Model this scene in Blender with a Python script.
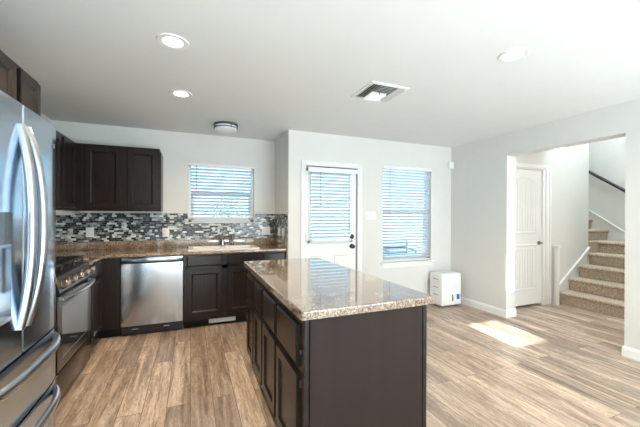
import bpy, bmesh, math, random
from mathutils import Vector, Matrix

random.seed(7)
scene = bpy.context.scene
for o in list(bpy.data.objects):
    bpy.data.objects.remove(o)
COL = scene.collection

# ------------------------------------------------------------------ camera
FPX, YAW, PITCH, ROLL, CY, CAMZ = 316.64, 0.3869, -0.0021, -0.0038, 216.46, 1.340
cs, cc = math.sin(YAW), math.cos(YAW)
Fv = Vector((cs, cc, 0)); Rv = Vector((cc, -cs, 0)); Zv = Vector((0, 0, 1))
fwd = math.cos(PITCH) * Fv + math.sin(PITCH) * Zv
up0 = -math.sin(PITCH) * Fv + math.cos(PITCH) * Zv
rgt = math.cos(ROLL) * Rv - math.sin(ROLL) * up0
upv = math.sin(ROLL) * Rv + math.cos(ROLL) * up0
cam_d = bpy.data.cameras.new('camera')
cam = bpy.data.objects.new('camera', cam_d)
COL.objects.link(cam)
cam_d.sensor_fit = 'HORIZONTAL'
cam_d.sensor_width = 36.0
cam_d.lens = FPX / 640 * 36
cam_d.shift_y = (CY - 213.5) / 640
cam_d.clip_start = 0.05
m = Matrix.Identity(4)
for i in range(3):
    m[i][0] = rgt[i]; m[i][1] = upv[i]; m[i][2] = -fwd[i]
m[2][3] = CAMZ
cam.matrix_world = m
scene.camera = cam

# ------------------------------------------------------------------ world, sun, lights, exposure
scene.view_settings.view_transform = 'Standard'
scene.view_settings.look = 'None'
scene.view_settings.gamma = 1.0
scene.view_settings.use_curve_mapping = False
scene.view_settings.exposure = 0.60
scene.cycles.use_denoising = True
scene.cycles.max_bounces = 12
scene.cycles.diffuse_bounces = 7
scene.cycles.glossy_bounces = 5
scene.cycles.transparent_max_bounces = 16
scene.cycles.sample_clamp_indirect = 6.0

world = bpy.data.worlds.new('sky')
scene.world = world
world.use_nodes = True
wn = world.node_tree
wn.nodes.clear()
w_out = wn.nodes.new('ShaderNodeOutputWorld')
w_bg = wn.nodes.new('ShaderNodeBackground')
w_tc = wn.nodes.new('ShaderNodeTexCoord')
w_sep = wn.nodes.new('ShaderNodeSeparateXYZ')
w_rmp = wn.nodes.new('ShaderNodeValToRGB')
w_rmp.color_ramp.elements[0].position = 0.0
w_rmp.color_ramp.elements[0].color = (0.62, 0.86, 1.0, 1)
w_rmp.color_ramp.elements[1].position = 0.35
w_rmp.color_ramp.elements[1].color = (0.52, 1.18, 1.62, 1)
wn.links.new(w_tc.outputs['Generated'], w_sep.inputs[0])
wn.links.new(w_sep.outputs['Z'], w_rmp.inputs[0])
wn.links.new(w_rmp.outputs[0], w_bg.inputs[0])
w_bg.inputs[1].default_value = 2.5
wn.links.new(w_bg.outputs[0], w_out.inputs[0])


def lamp(name, kind, loc, energy, color=(1, 1, 1), direction=None, size=None, size_y=None, shape=None, angle=None):
    d = bpy.data.lights.new(name, kind)
    d.energy = energy
    d.color = color
    if kind == 'AREA':
        d.shape = shape or 'RECTANGLE'
        d.size = size
        if size_y:
            d.size_y = size_y
    if kind == 'SUN' and angle is not None:
        d.angle = angle
    o = bpy.data.objects.new(name, d)
    COL.objects.link(o)
    o.location = loc
    if direction:
        o.rotation_euler = Vector(direction).to_track_quat('-Z', 'Y').to_euler()
    return o


SUN_EL = math.radians(15)
lamp('sun', 'SUN', (2, -8, 4), 24.0, (1.0, 0.98, 0.95), (0.12, 1.0, -math.tan(SUN_EL) * 1.0072), angle=0.004)
# fill light added behind the camera in place of unseen windows
lamp('fill_behind_camera', 'AREA', (2.55, -2.6, 1.35), 66, (0.80, 0.91, 1.0), (0.05, 1, 0.06), 2.4, 1.9)
lamp('upward_fill_behind_camera', 'AREA', (1.3, -2.0, 0.25), 165, (0.76, 0.91, 1.0), (0.0, 0.25, 1), 4.4, 1.2)  # added upward light that brightens the room by ceiling bounce
lamp('fill_in_entry', 'AREA', (4.75, 0.3, 1.6), 19, (1.0, 0.96, 0.90), (0.0, 1, -0.05), 1.0, 1.6)  # unseen fill added to brighten the hall past the opening
lamp('fill_in_stairwell', 'AREA', (5.9, 2.7, 4.7), 58, (0.84, 0.93, 1.0), (0, 0.1, -1), 1.4, 1.4)  # added overhead lamp in place of light coming from upstairs

# ------------------------------------------------------------------ materials
MATS = {}


def new_mat(name):
    mt = bpy.data.materials.new(name)
    mt.use_nodes = True
    nt = mt.node_tree
    bs = nt.nodes['Principled BSDF']
    MATS[name] = mt
    return mt, nt, bs


def N(nt, t, **kw):
    n = nt.nodes.new(t)
    for k, v in kw.items():
        setattr(n, k, v)
    return n


def plain(name, col, rough=0.5, metal=0.0, var=0.05, scale=6.0, bump=0.0, bscale=200.0, coat=0.0, stretch=None, spec=0.5):
    """plain finish with a faint procedural mottling"""
    mt, nt, bs = new_mat(name)
    tc = N(nt, 'ShaderNodeTexCoord')
    mp = N(nt, 'ShaderNodeMapping')
    if stretch:
        mp.inputs['Scale'].default_value = stretch
    nz = N(nt, 'ShaderNodeTexNoise')
    nz.inputs['Scale'].default_value = scale
    nz.inputs['Detail'].default_value = 3
    rp = N(nt, 'ShaderNodeValToRGB')
    a, b = 1 - var, 1 + var
    rp.color_ramp.elements[0].position = 0.3
    rp.color_ramp.elements[1].position = 0.7
    rp.color_ramp.elements[0].color = tuple(min(1, c * a) for c in col) + (1,)
    rp.color_ramp.elements[1].color = tuple(min(1, c * b) for c in col) + (1,)
    nt.links.new(tc.outputs['Object'], mp.inputs[0])
    nt.links.new(mp.outputs[0], nz.inputs['Vector'])
    nt.links.new(nz.outputs['Fac'], rp.inputs[0])
    nt.links.new(rp.outputs[0], bs.inputs['Base Color'])
    bs.inputs['Roughness'].default_value = rough
    bs.inputs['Metallic'].default_value = metal
    bs.inputs['Specular IOR Level'].default_value = spec
    if coat:
        bs.inputs['Coat Weight'].default_value = coat
        bs.inputs['Coat Roughness'].default_value = 0.08
    if bump:
        n2 = N(nt, 'ShaderNodeTexNoise')
        n2.inputs['Scale'].default_value = bscale
        bp = N(nt, 'ShaderNodeBump')
        bp.inputs['Strength'].default_value = bump
        bp.inputs['Distance'].default_value = 0.002
        nt.links.new(tc.outputs['Object'], n2.inputs['Vector'])
        nt.links.new(n2.outputs['Fac'], bp.inputs['Height'])
        nt.links.new(bp.outputs[0], bs.inputs['Normal'])
    return mt


plain('wall_paint', (0.68, 0.675, 0.645), 0.85, var=0.01, bump=0.15, bscale=120)
plain('ceiling_paint', (0.735, 0.745, 0.73), 0.9, var=0.01, bump=0.2, bscale=90)
plain('white_trim', (0.80, 0.80, 0.78), 0.4, var=0.01)
plain('white_plastic', (0.80, 0.80, 0.79), 0.35, var=0.01)
plain('ivory_plastic', (0.76, 0.75, 0.71), 0.35, var=0.01)
plain('espresso_wood', (0.0185, 0.0128, 0.0112), 0.27, spec=0.28, var=0.22, scale=5, stretch=(7, 7, 0.8))
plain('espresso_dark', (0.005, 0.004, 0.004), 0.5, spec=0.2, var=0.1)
plain('island_panel', (0.030, 0.0205, 0.0175), 0.55, spec=0.1, var=0.06, scale=3, stretch=(5, 5, 0.6))
plain('stainless', (0.50, 0.60, 0.72), 0.17, 1.0, var=0.02, scale=3, stretch=(1, 1, 30))
plain('stainless_brushed', (0.46, 0.465, 0.475), 0.15, 1.0, var=0.03, scale=4, stretch=(60, 60, 1))
plain('range_steel', (0.18, 0.155, 0.145), 0.25, 1.0, var=0.03, scale=4, stretch=(1, 40, 1))
plain('handle_steel', (0.48, 0.51, 0.55), 0.3, 1.0, var=0.02)
plain('knob_metal', (0.34, 0.29, 0.23), 0.35, 1.0, var=0.03)
plain('chrome', (0.42, 0.42, 0.43), 0.12, 1.0, var=0.01)
plain('sink_enamel', (0.80, 0.785, 0.75), 0.2, var=0.02)
plain('black_glass', (0.012, 0.013, 0.016), 0.04, spec=1.0, coat=1.0, var=0.05)
plain('black_enamel', (0.012, 0.012, 0.014), 0.35, var=0.1)
plain('dark_grey_plastic', (0.10, 0.11, 0.12), 0.35, var=0.05)
plain('dispenser_grey', (0.33, 0.36, 0.39), 0.3, 0.5, var=0.03)
plain('dispenser_dark', (0.055, 0.075, 0.10), 0.25, var=0.03)
plain('pale_panel', (0.70, 0.72, 0.74), 0.3, var=0.02)
plain('bronze', (0.05, 0.042, 0.038), 0.35, 0.8, var=0.05)
plain('dark_nickel', (0.20, 0.18, 0.17), 0.3, 1.0, var=0.04)
plain('dark_rail_wood', (0.018, 0.012, 0.011), 0.35, var=0.2, scale=5, stretch=(1, 12, 12))
plain('frosted_glass', (0.80, 0.83, 0.86), 0.3, var=0.01)
plain('blue_sticker', (0.03, 0.14, 0.42), 0.4, var=0.02)
plain('dark_void', (0.01, 0.01, 0.012), 0.8, var=0.05)
plain('vent_shadow', (0.06, 0.065, 0.065), 0.8, var=0.05)
plain('blind_rail', (0.78, 0.78, 0.77), 0.4, var=0.01)
plain('concrete', (0.34, 0.33, 0.31), 0.9, var=0.1, scale=8)
plain('bark', (0.10, 0.07, 0.05), 0.9, var=0.3, scale=12)
plain('patio_metal', (0.07, 0.085, 0.11), 0.5, var=0.1)
plain('siding', (0.60, 0.58, 0.54), 0.8, var=0.03)


def leaf_mat():
    mt, nt, bs = new_mat('leaf')
    oi = N(nt, 'ShaderNodeTexCoord')
    nz = N(nt, 'ShaderNodeTexNoise'); nz.inputs['Scale'].default_value = 5
    rp = N(nt, 'ShaderNodeValToRGB')
    rp.color_ramp.elements[0].position = 0.35
    rp.color_ramp.elements[1].position = 0.65
    rp.color_ramp.elements[0].color = (0.05, 0.11, 0.035, 1)
    rp.color_ramp.elements[1].color = (0.20, 0.30, 0.11, 1)
    nt.links.new(oi.outputs['Object'], nz.inputs['Vector'])
    nt.links.new(nz.outputs['Fac'], rp.inputs[0])
    nt.links.new(rp.outputs[0], bs.inputs['Base Color'])
    bs.inputs['Roughness'].default_value = 0.6


leaf_mat()


def slat_mat():
    mt, nt, bs = new_mat('blind_slat')
    nt.nodes.remove(bs)
    out = [n for n in nt.nodes if n.type == 'OUTPUT_MATERIAL'][0]
    tc = N(nt, 'ShaderNodeTexCoord')
    nz = N(nt, 'ShaderNodeTexNoise'); nz.inputs['Scale'].default_value = 3
    rp = N(nt, 'ShaderNodeValToRGB')
    rp.color_ramp.elements[0].color = (0.72, 0.75, 0.78, 1)
    rp.color_ramp.elements[1].color = (0.76, 0.79, 0.82, 1)
    nt.links.new(tc.outputs['Object'], nz.inputs['Vector'])
    nt.links.new(nz.outputs['Fac'], rp.inputs[0])
    df = N(nt, 'ShaderNodeBsdfDiffuse')
    tr = N(nt, 'ShaderNodeBsdfTranslucent')
    mx = N(nt, 'ShaderNodeMixShader'); mx.inputs[0].default_value = 0.40
    nt.links.new(rp.outputs[0], df.inputs[0])
    nt.links.new(rp.outputs[0], tr.inputs[0])
    nt.links.new(df.outputs[0], mx.inputs[1])
    nt.links.new(tr.outputs[0], mx.inputs[2])
    nt.links.new(mx.outputs[0], out.inputs[0])


slat_mat()


def glass_mat():
    mt, nt, bs = new_mat('window_glass')
    nt.nodes.remove(bs)
    out = [n for n in nt.nodes if n.type == 'OUTPUT_MATERIAL'][0]
    tp = N(nt, 'ShaderNodeBsdfTransparent'); tp.inputs[0].default_value = (0.95, 0.98, 0.98, 1)
    gl = N(nt, 'ShaderNodeBsdfGlossy'); gl.inputs['Roughness'].default_value = 0.02
    fr = N(nt, 'ShaderNodeFresnel'); fr.inputs[0].default_value = 1.35
    mx = N(nt, 'ShaderNodeMixShader')
    nt.links.new(fr.outputs[0], mx.inputs[0])
    nt.links.new(tp.outputs[0], mx.inputs[1])
    nt.links.new(gl.outputs[0], mx.inputs[2])
    nt.links.new(mx.outputs[0], out.inputs[0])


glass_mat()


def lens_mat():
    mt, nt, bs = new_mat('lamp_lens')
    bs.inputs['Base Color'].default_value = (1, 0.9, 0.75, 1)
    bs.inputs['Emission Color'].default_value = (1.0, 0.80, 0.52, 1)
    bs.inputs['Emission Strength'].default_value = 7.0


lens_mat()


def swizzle(nt, a, b):
    tc = N(nt, 'ShaderNodeTexCoord')
    sp = N(nt, 'ShaderNodeSeparateXYZ')
    cb = N(nt, 'ShaderNodeCombineXYZ')
    nt.links.new(tc.outputs['Object'], sp.inputs[0])
    nt.links.new(sp.outputs[a], cb.inputs[0])
    nt.links.new(sp.outputs[b], cb.inputs[1])
    return tc, sp, cb


def plank_mat():
    mt, nt, bs = new_mat('plank_floor')
    tc, sp, cb = swizzle(nt, 'Y', 'X')
    L = nt.links.new
    br = N(nt, 'ShaderNodeTexBrick')
    br.offset = 0.37; br.offset_frequency = 2; br.squash = 1.0
    br.inputs['Color1'].default_value = (0, 0, 0, 1)
    br.inputs['Color2'].default_value = (1, 1, 1, 1)
    br.inputs['Mortar'].default_value = (0.5, 0.5, 0.5, 1)
    br.inputs['Scale'].default_value = 1.0
    br.inputs['Mortar Size'].default_value = 0.0022
    br.inputs['Mortar Smooth'].default_value = 0.2
    br.inputs['Brick Width'].default_value = 1.22
    br.inputs['Row Height'].default_value = 0.152
    L(cb.outputs[0], br.inputs['Vector'])
    # every plank samples the grain at its own place
    bw = N(nt, 'ShaderNodeMath', operation='MULTIPLY'); bw.inputs[1].default_value = 37.0
    L(br.outputs['Color'], bw.inputs[0])
    cb2 = N(nt, 'ShaderNodeCombineXYZ')
    mY = N(nt, 'ShaderNodeMath', operation='MULTIPLY'); mY.inputs[1].default_value = 1.6
    mX = N(nt, 'ShaderNodeMath', operation='MULTIPLY'); mX.inputs[1].default_value = 17.0
    L(sp.outputs['Y'], mY.inputs[0]); L(sp.outputs['X'], mX.inputs[0])
    L(mY.outputs[0], cb2.inputs[0]); L(mX.outputs[0], cb2.inputs[1]); L(bw.outputs[0], cb2.inputs[2])
    g1 = N(nt, 'ShaderNodeTexNoise'); g1.inputs['Scale'].default_value = 1.0; g1.inputs['Detail'].default_value = 6
    g1.inputs['Roughness'].default_value = 0.62; g1.inputs['Distortion'].default_value = 0.9
    L(cb2.outputs[0], g1.inputs['Vector'])
    cb3 = N(nt, 'ShaderNodeCombineXYZ')
    m3 = N(nt, 'ShaderNodeMath', operation='MULTIPLY'); m3.inputs[1].default_value = 9.0
    m4 = N(nt, 'ShaderNodeMath', operation='MULTIPLY'); m4.inputs[1].default_value = 48.0
    L(sp.outputs['Y'], m3.inputs[0]); L(sp.outputs['X'], m4.inputs[0])
    L(m3.outputs[0], cb3.inputs[0]); L(m4.outputs[0], cb3.inputs[1]); L(bw.outputs[0], cb3.inputs[2])
    g2 = N(nt, 'ShaderNodeTexNoise'); g2.inputs['Scale'].default_value = 1.0; g2.inputs['Detail'].default_value = 4
    g2.inputs['Roughness'].default_value = 0.7; g2.inputs['Distortion'].default_value = 1.6
    L(cb3.outputs[0], g2.inputs['Vector'])
    r3 = N(nt, 'ShaderNodeValToRGB')
    r3.color_ramp.elements[0].position = 0.30; r3.color_ramp.elements[0].color = (0.60, 0.56, 0.53, 1)
    r3.color_ramp.elements[1].position = 0.58; r3.color_ramp.elements[1].color = (1.14, 1.13, 1.12, 1)
    L(g2.outputs['Fac'], r3.inputs[0])
    r1 = N(nt, 'ShaderNodeValToRGB')
    e = r1.color_ramp.elements
    e[0].position = 0.28; e[0].color = (0.165, 0.113, 0.080, 1)
    e[1].position = 0.74; e[1].color = (0.64, 0.55, 0.465, 1)
    k = e.new(0.42); k.color = (0.345, 0.262, 0.20, 1)
    k = e.new(0.55); k.color = (0.49, 0.395, 0.318, 1)
    L(g1.outputs['Fac'], r1.inputs[0])
    r2 = N(nt, 'ShaderNodeValToRGB')
    e = r2.color_ramp.elements
    e[0].position = 0.0; e[0].color = (0.72, 0.70, 0.69, 1)
    e[1].position = 1.0; e[1].color = (1.24, 1.23, 1.22, 1)
    L(br.outputs['Color'], r2.inputs[0])
    mx = N(nt, 'ShaderNodeMix', data_type='RGBA', blend_type='MULTIPLY')
    mx.inputs['Factor'].default_value = 1.0
    L(r1.outputs[0], mx.inputs['A']); L(r2.outputs[0], mx.inputs['B'])
    mj = N(nt, 'ShaderNodeMix', data_type='RGBA', blend_type='MIX')
    m5 = N(nt, 'ShaderNodeMix', data_type='RGBA', blend_type='MULTIPLY'); m5.inputs['Factor'].default_value = 1.0
    L(mx.outputs['Result'], m5.inputs['A']); L(r3.outputs[0], m5.inputs['B'])
    L(br.outputs['Fac'], mj.inputs['Factor'])
    L(m5.outputs['Result'], mj.inputs['A'])
    mj.inputs['B'].default_value = (0.15, 0.105, 0.075, 1)
    L(mj.outputs['Result'], bs.inputs['Base Color'])
    bs.inputs['Roughness'].default_value = 0.38
    bs.inputs['Specular IOR Level'].default_value = 0.7
    bp = N(nt, 'ShaderNodeBump'); bp.inputs['Strength'].default_value = 0.12; bp.inputs['Distance'].default_value = 0.002
    L(g1.outputs['Fac'], bp.inputs['Height'])
    L(bp.outputs[0], bs.inputs['Normal'])


plank_mat()


def tile_mat(name, a, b):
    mt, nt, bs = new_mat(name)
    tc, sp, cb = swizzle(nt, a, b)
    L = nt.links.new
    br = N(nt, 'ShaderNodeTexBrick')
    br.offset = 0.43; br.offset_frequency = 2; br.squash = 0.62; br.squash_frequency = 3
    br.inputs['Color1'].default_value = (0, 0, 0, 1)
    br.inputs['Color2'].default_value = (1, 1, 1, 1)
    br.inputs['Mortar'].default_value = (0.5, 0.5, 0.5, 1)
    br.inputs['Scale'].default_value = 1.0
    br.inputs['Mortar Size'].default_value = 0.0011
    br.inputs['Brick Width'].default_value = 0.052
    br.inputs['Row Height'].default_value = 0.0235
    L(cb.outputs[0], br.inputs['Vector'])
    rp = N(nt, 'ShaderNodeValToRGB')
    rp.color_ramp.interpolation = 'CONSTANT'
    pal = [(0.0, (0.010, 0.012, 0.014)), (0.22, (0.34, 0.37, 0.35)), (0.33, (0.05, 0.06, 0.07)),
           (0.47, (0.56, 0.60, 0.56)), (0.57, (0.15, 0.16, 0.16)), (0.69, (0.70, 0.74, 0.71)),
           (0.78, (0.020, 0.024, 0.03)), (0.90, (0.26, 0.30, 0.30))]
    e = rp.color_ramp.elements
    e[0].position = 0; e[0].color = pal[0][1] + (1,)
    e[1].position = pal[-1][0]; e[1].color = pal[-1][1] + (1,)
    for p, c in pal[1:-1]:
        k = e.new(p); k.color = c + (1,)
    L(br.outputs['Color'], rp.inputs[0])
    mj = N(nt, 'ShaderNodeMix', data_type='RGBA', blend_type='MIX')
    L(br.outputs['Fac'], mj.inputs['Factor'])
    L(rp.outputs[0], mj.inputs['A'])
    mj.inputs['B'].default_value = (0.30, 0.31, 0.30, 1)
    L(mj.outputs['Result'], bs.inputs['Base Color'])
    bs.inputs['Roughness'].default_value = 0.15
    iv = N(nt, 'ShaderNodeMath', operation='SUBTRACT'); iv.inputs[0].default_value = 1.0
    L(br.outputs['Fac'], iv.inputs[1])
    bp = N(nt, 'ShaderNodeBump'); bp.inputs['Strength'].default_value = 0.4; bp.inputs['Distance'].default_value = 0.001
    L(iv.outputs[0], bp.inputs['Height']); L(bp.outputs[0], bs.inputs['Normal'])


tile_mat('mosaic_facing_room', 'X', 'Z')
tile_mat('mosaic_side', 'Y', 'Z')


def granite_mat():
    mt, nt, bs = new_mat('brown_laminate')
    L = nt.links.new
    tc = N(nt, 'ShaderNodeTexCoord')
    n1 = N(nt, 'ShaderNodeTexNoise'); n1.inputs['Scale'].default_value = 105; n1.inputs['Detail'].default_value = 4; n1.inputs['Roughness'].default_value = 0.7
    n2 = N(nt, 'ShaderNodeTexNoise'); n2.inputs['Scale'].default_value = 7; n2.inputs['Detail'].default_value = 5; n2.inputs['Distortion'].default_value = 1.2
    L(tc.outputs['Object'], n1.inputs['Vector']); L(tc.outputs['Object'], n2.inputs['Vector'])
    r1 = N(nt, 'ShaderNodeValToRGB')
    e = r1.color_ramp.elements
    e[0].position = 0.36; e[0].color = (0.05, 0.034, 0.025, 1)
    e[1].position = 0.68; e[1].color = (0.52, 0.44, 0.355, 1)
    k = e.new(0.44); k.color = (0.21, 0.145, 0.10, 1)
    k = e.new(0.53); k.color = (0.34, 0.26, 0.19, 1)
    L(n1.outputs['Fac'], r1.inputs[0])
    r2 = N(nt, 'ShaderNodeValToRGB')
    r2.color_ramp.elements[0].position = 0.38; r2.color_ramp.elements[0].color = (0.70, 0.64, 0.60, 1)
    r2.color_ramp.elements[1].position = 0.64; r2.color_ramp.elements[1].color = (1.08, 1.06, 1.04, 1)
    L(n2.outputs['Fac'], r2.inputs[0])
    mx = N(nt, 'ShaderNodeMix', data_type='RGBA', blend_type='MULTIPLY'); mx.inputs['Factor'].default_value = 1
    L(r1.outputs[0], mx.inputs['A']); L(r2.outputs[0], mx.inputs['B'])
    L(mx.outputs['Result'], bs.inputs['Base Color'])
    bs.inputs['Roughness'].default_value = 0.06
    bs.inputs['Specular IOR Level'].default_value = 0.8
    bs.inputs['Coat Weight'].default_value = 0.8
    bs.inputs['Coat Roughness'].default_value = 0.03
    bs.inputs['Coat IOR'].default_value = 1.6


granite_mat()


def carpet_mat():
    mt, nt, bs = new_mat('stair_carpet')
    L = nt.links.new
    tc = N(nt, 'ShaderNodeTexCoord')
    n1 = N(nt, 'ShaderNodeTexNoise'); n1.inputs['Scale'].default_value = 75; n1.inputs['Detail'].default_value = 4; n1.inputs['Roughness'].default_value = 0.8
    L(tc.outputs['Object'], n1.inputs['Vector'])
    r1 = N(nt, 'ShaderNodeValToRGB')
    e = r1.color_ramp.elements
    e[0].position = 0.34; e[0].color = (0.20, 0.15, 0.105, 1)
    e[1].position = 0.66; e[1].color = (0.78, 0.68, 0.56, 1)
    k = e.new(0.5); k.color = (0.47, 0.39, 0.305, 1)
    L(n1.outputs['Fac'], r1.inputs[0]); L(r1.outputs[0], bs.inputs['Base Color'])
    bs.inputs['Roughness'].default_value = 0.95
    bs.inputs['Specular IOR Level'].default_value = 0.1
    bp = N(nt, 'ShaderNodeBump'); bp.inputs['Strength'].default_value = 0.7; bp.inputs['Distance'].default_value = 0.006
    L(n1.outputs['Fac'], bp.inputs['Height']); L(bp.outputs[0], bs.inputs['Normal'])


carpet_mat()

# ------------------------------------------------------------------ mesh helpers


class MB:
    """collects shapes in world coordinates; build() links them as ONE mesh object"""

    def __init__(self):
        self.v = []; self.f = []; self.smooth = []

    def add(self, verts, faces, smooth=False):
        b = len(self.v)
        self.v += [Vector(p) for p in verts]
        self.f += [tuple(i + b for i in f) for f in faces]
        self.smooth += [smooth] * len(faces)
        return self

    def box(self, x0, x1, y0, y1, z0, z1, bev=0.0, seg=2):
        x0, x1 = sorted((x0, x1)); y0, y1 = sorted((y0, y1)); z0, z1 = sorted((z0, z1))
        if bev <= 0:
            vs = [(x0, y0, z0), (x1, y0, z0), (x1, y1, z0), (x0, y1, z0), (x0, y0, z1), (x1, y0, z1), (x1, y1, z1), (x0, y1, z1)]
            return self.add(vs, [(0, 3, 2, 1), (4, 5, 6, 7), (0, 1, 5, 4), (1, 2, 6, 5), (2, 3, 7, 6), (3, 0, 4, 7)])
        bm = bmesh.new()
        bmesh.ops.create_cube(bm, size=1)
        for v in bm.verts:
            v.co = Vector(((x0 + x1) / 2 + v.co.x * (x1 - x0), (y0 + y1) / 2 + v.co.y * (y1 - y0), (z0 + z1) / 2 + v.co.z * (z1 - z0)))
        bmesh.ops.bevel(bm, geom=list(bm.edges), offset=bev, segments=seg, affect='EDGES', profile=0.5)
        return self.from_bm(bm, smooth=seg > 1)

    def from_bm(self, bm, smooth=False):
        bm.verts.index_update()
        vs = [v.co.copy() for v in bm.verts]
        fs = [tuple(v.index for v in f.verts) for f in bm.faces]
        bm.free()
        return self.add(vs, fs, smooth)

    def cyl(self, p0, p1, r0, r1=None, n=20, cap=True, smooth=True):
        r1 = r0 if r1 is None else r1
        p0, p1 = Vector(p0), Vector(p1)
        ax = (p1 - p0).normalized()
        a = ax.orthogonal().normalized(); b = ax.cross(a)
        vs = []
        for p, r in ((p0, r0), (p1, r1)):
            for i in range(n):
                t = 2 * math.pi * i / n
                vs.append(p + (a * math.cos(t) + b * math.sin(t)) * r)
        self.add(vs, [(i, (i + 1) % n, n + (i + 1) % n, n + i) for i in range(n)], smooth)
        if cap:
            self.add(vs[:n], [tuple(range(n))[::-1]])
            self.add(vs[n:], [tuple(range(n))])
        return self

    def lathe(self, c, axis, prof, n=32):
        """prof: list of (radius, distance along axis)"""
        c = Vector(c); ax = Vector(axis).normalized()
        a = ax.orthogonal().normalized(); b = ax.cross(a)
        vs = []; fs = []
        for r, d in prof:
            for i in range(n):
                t = 2 * math.pi * i / n
                vs.append(c + ax * d + (a * math.cos(t) + b * math.sin(t)) * max(r, 1e-5))
        for k in range(len(prof) - 1):
            for i in range(n):
                fs.append((k * n + i, k * n + (i + 1) % n, (k + 1) * n + (i + 1) % n, (k + 1) * n + i))
        return self.add(vs, fs, True)

    def tube(self, pts, r, n=10, sx=1.0, flat_axis=None):
        """swept tube through points; sx squashes it along flat_axis"""
        pts = [Vector(p) for p in pts]
        vs = []; fs = []
        ref = None
        for i, p in enumerate(pts):
            t = (pts[min(i + 1, len(pts) - 1)] - pts[max(i - 1, 0)]).normalized()
            if ref is None:
                ref = Vector(flat_axis) if flat_axis else t.orthogonal()
            a = (ref - t * ref.dot(t)).normalized(); b = t.cross(a); ref = a if not flat_axis else ref
            rr = r[i] if isinstance(r, (list, tuple)) else r
            for k in range(n):
                q = 2 * math.pi * k / n
                vs.append(p + a * math.cos(q) * rr * sx + b * math.sin(q) * rr)
        for i in range(len(pts) - 1):
            for k in range(n):
                fs.append((i * n + k, i * n + (k + 1) % n, (i + 1) * n + (k + 1) % n, (i + 1) * n + k))
        self.add(vs, fs, True)
        self.add(vs[:n], [tuple(range(n))[::-1]])
        self.add(vs[-n:], [tuple(range(n))])
        return self

    def prism(self, poly, axis, a0, a1, smooth=False):
        """poly in the two remaining axes (order xyz) pushed along axis from a0 to a1"""
        def P(u, v, w):
            return {'x': (w, u, v), 'y': (u, w, v), 'z': (u, v, w)}[axis]
        n = len(poly)
        vs = [P(u, v, a0) for u, v in poly] + [P(u, v, a1) for u, v in poly]
        self.add(vs, [(i, (i + 1) % n, n + (i + 1) % n, n + i) for i in range(n)], smooth)
        self.add(vs, [tuple(range(n))[::-1], tuple(range(n, 2 * n))])
        return self

    def rings(self, o, u, v, nrm, loops):
        """loops: list of (outline points (a,b), depth); skins successive outlines, caps both ends"""
        o, u, v, nrm = Vector(o), Vector(u), Vector(v), Vector(nrm)
        n = len(loops[0][0]); vs = []; fs = []
        for pl, d in loops:
            vs += [o + u * a + v * b + nrm * d for a, b in pl]
        for k in range(len(loops) - 1):
            for i in range(n):
                fs.append((k * n + i, k * n + (i + 1) % n, (k + 1) * n + (i + 1) % n, (k + 1) * n + i))
        fs.append(tuple(range(n))[::-1])
        fs.append(tuple(range((len(loops) - 1) * n, len(loops) * n)))
        return self.add(vs, fs)

    def build(self, name, mat, parent=None):
        off = Vector((0, 0, 0))
        p = parent
        while p is not None:
            off = off + p.location; p = p.parent
        me = bpy.data.meshes.new(name)
        me.from_pydata([v - off for v in self.v], [], self.f)
        me.polygons.foreach_set('use_smooth', self.smooth)
        bm = bmesh.new(); bm.from_mesh(me)
        bmesh.ops.recalc_face_normals(bm, faces=bm.faces)
        for e in bm.edges:
            if len(e.link_faces) == 2 and e.calc_face_angle(0) > 0.6:
                e.smooth = False
        bm.to_mesh(me); bm.free()
        me.update()
        me.materials.append(MATS[mat] if isinstance(mat, str) else mat)
        o = bpy.data.objects.new(name, me)
        COL.objects.link(o)
        if parent is not None:
            o.parent = parent
        return o


def rect(u0, u1, v0, v1, i=0.0):
    return [(u0 + i, v0 + i), (u1 - i, v0 + i), (u1 - i, v1 - i), (u0 + i, v1 - i)]


def tag(o, label=None, cat=None, group=None, kind=None):
    if label: o['label'] = label
    if cat: o['category'] = cat
    if group: o['group'] = group
    if kind: o['kind'] = kind
    return o


def thing(name, loc, label, cat, group=None, kind=None):
    o = bpy.data.objects.new(name, None)
    o.empty_display_size = 0.1
    COL.objects.link(o)
    o.location = loc
    return tag(o, label, cat, group, kind)


def struct(name, mb, mat, label, cat, parent=None):
    o = mb.build(name, mat, parent)
    o['kind'] = 'structure'
    if parent is None:
        o['label'] = label; o['category'] = cat
    return o


def wall_grid(axis, p0, p1, a0, a1, z0, z1, holes):
    """a wall slab with rectangular holes (a0,a1,z0,z1); axis is the wall's normal"""
    mb = MB()
    A = sorted({a0, a1, *[h[0] for h in holes], *[h[1] for h in holes]})
    for i in range(len(A) - 1):
        m_ = (A[i] + A[i + 1]) / 2
        spans = sorted((h[2], h[3]) for h in holes if h[0] < m_ < h[1])
        z = z0
        segs = []
        for s, e in spans:
            if s > z: segs.append((z, s))
            z = e
        if z < z1: segs.append((z, z1))
        for s, e in segs:
            if axis == 'y': mb.box(A[i], A[i + 1], p0, p1, s, e)
            else: mb.box(p0, p1, A[i], A[i + 1], s, e)
    return mb


# ------------------------------------------------------------------ the room
H = 2.445
XL, XR, YD, YK, XRET, YBACK = -1.51, 3.87, 3.92, 4.61, 1.158, -2.8
WT = 0.13        # wall thickness
JX = 4.05        # far side of the right wall
HY = 3.17        # hall wall
OY0, OY1, OZ = 1.715, 2.95, 2.15
STX = 6.08       # where the wall beside the stairs ends
FX = 6.90        # wall beyond the stair landing

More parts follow.
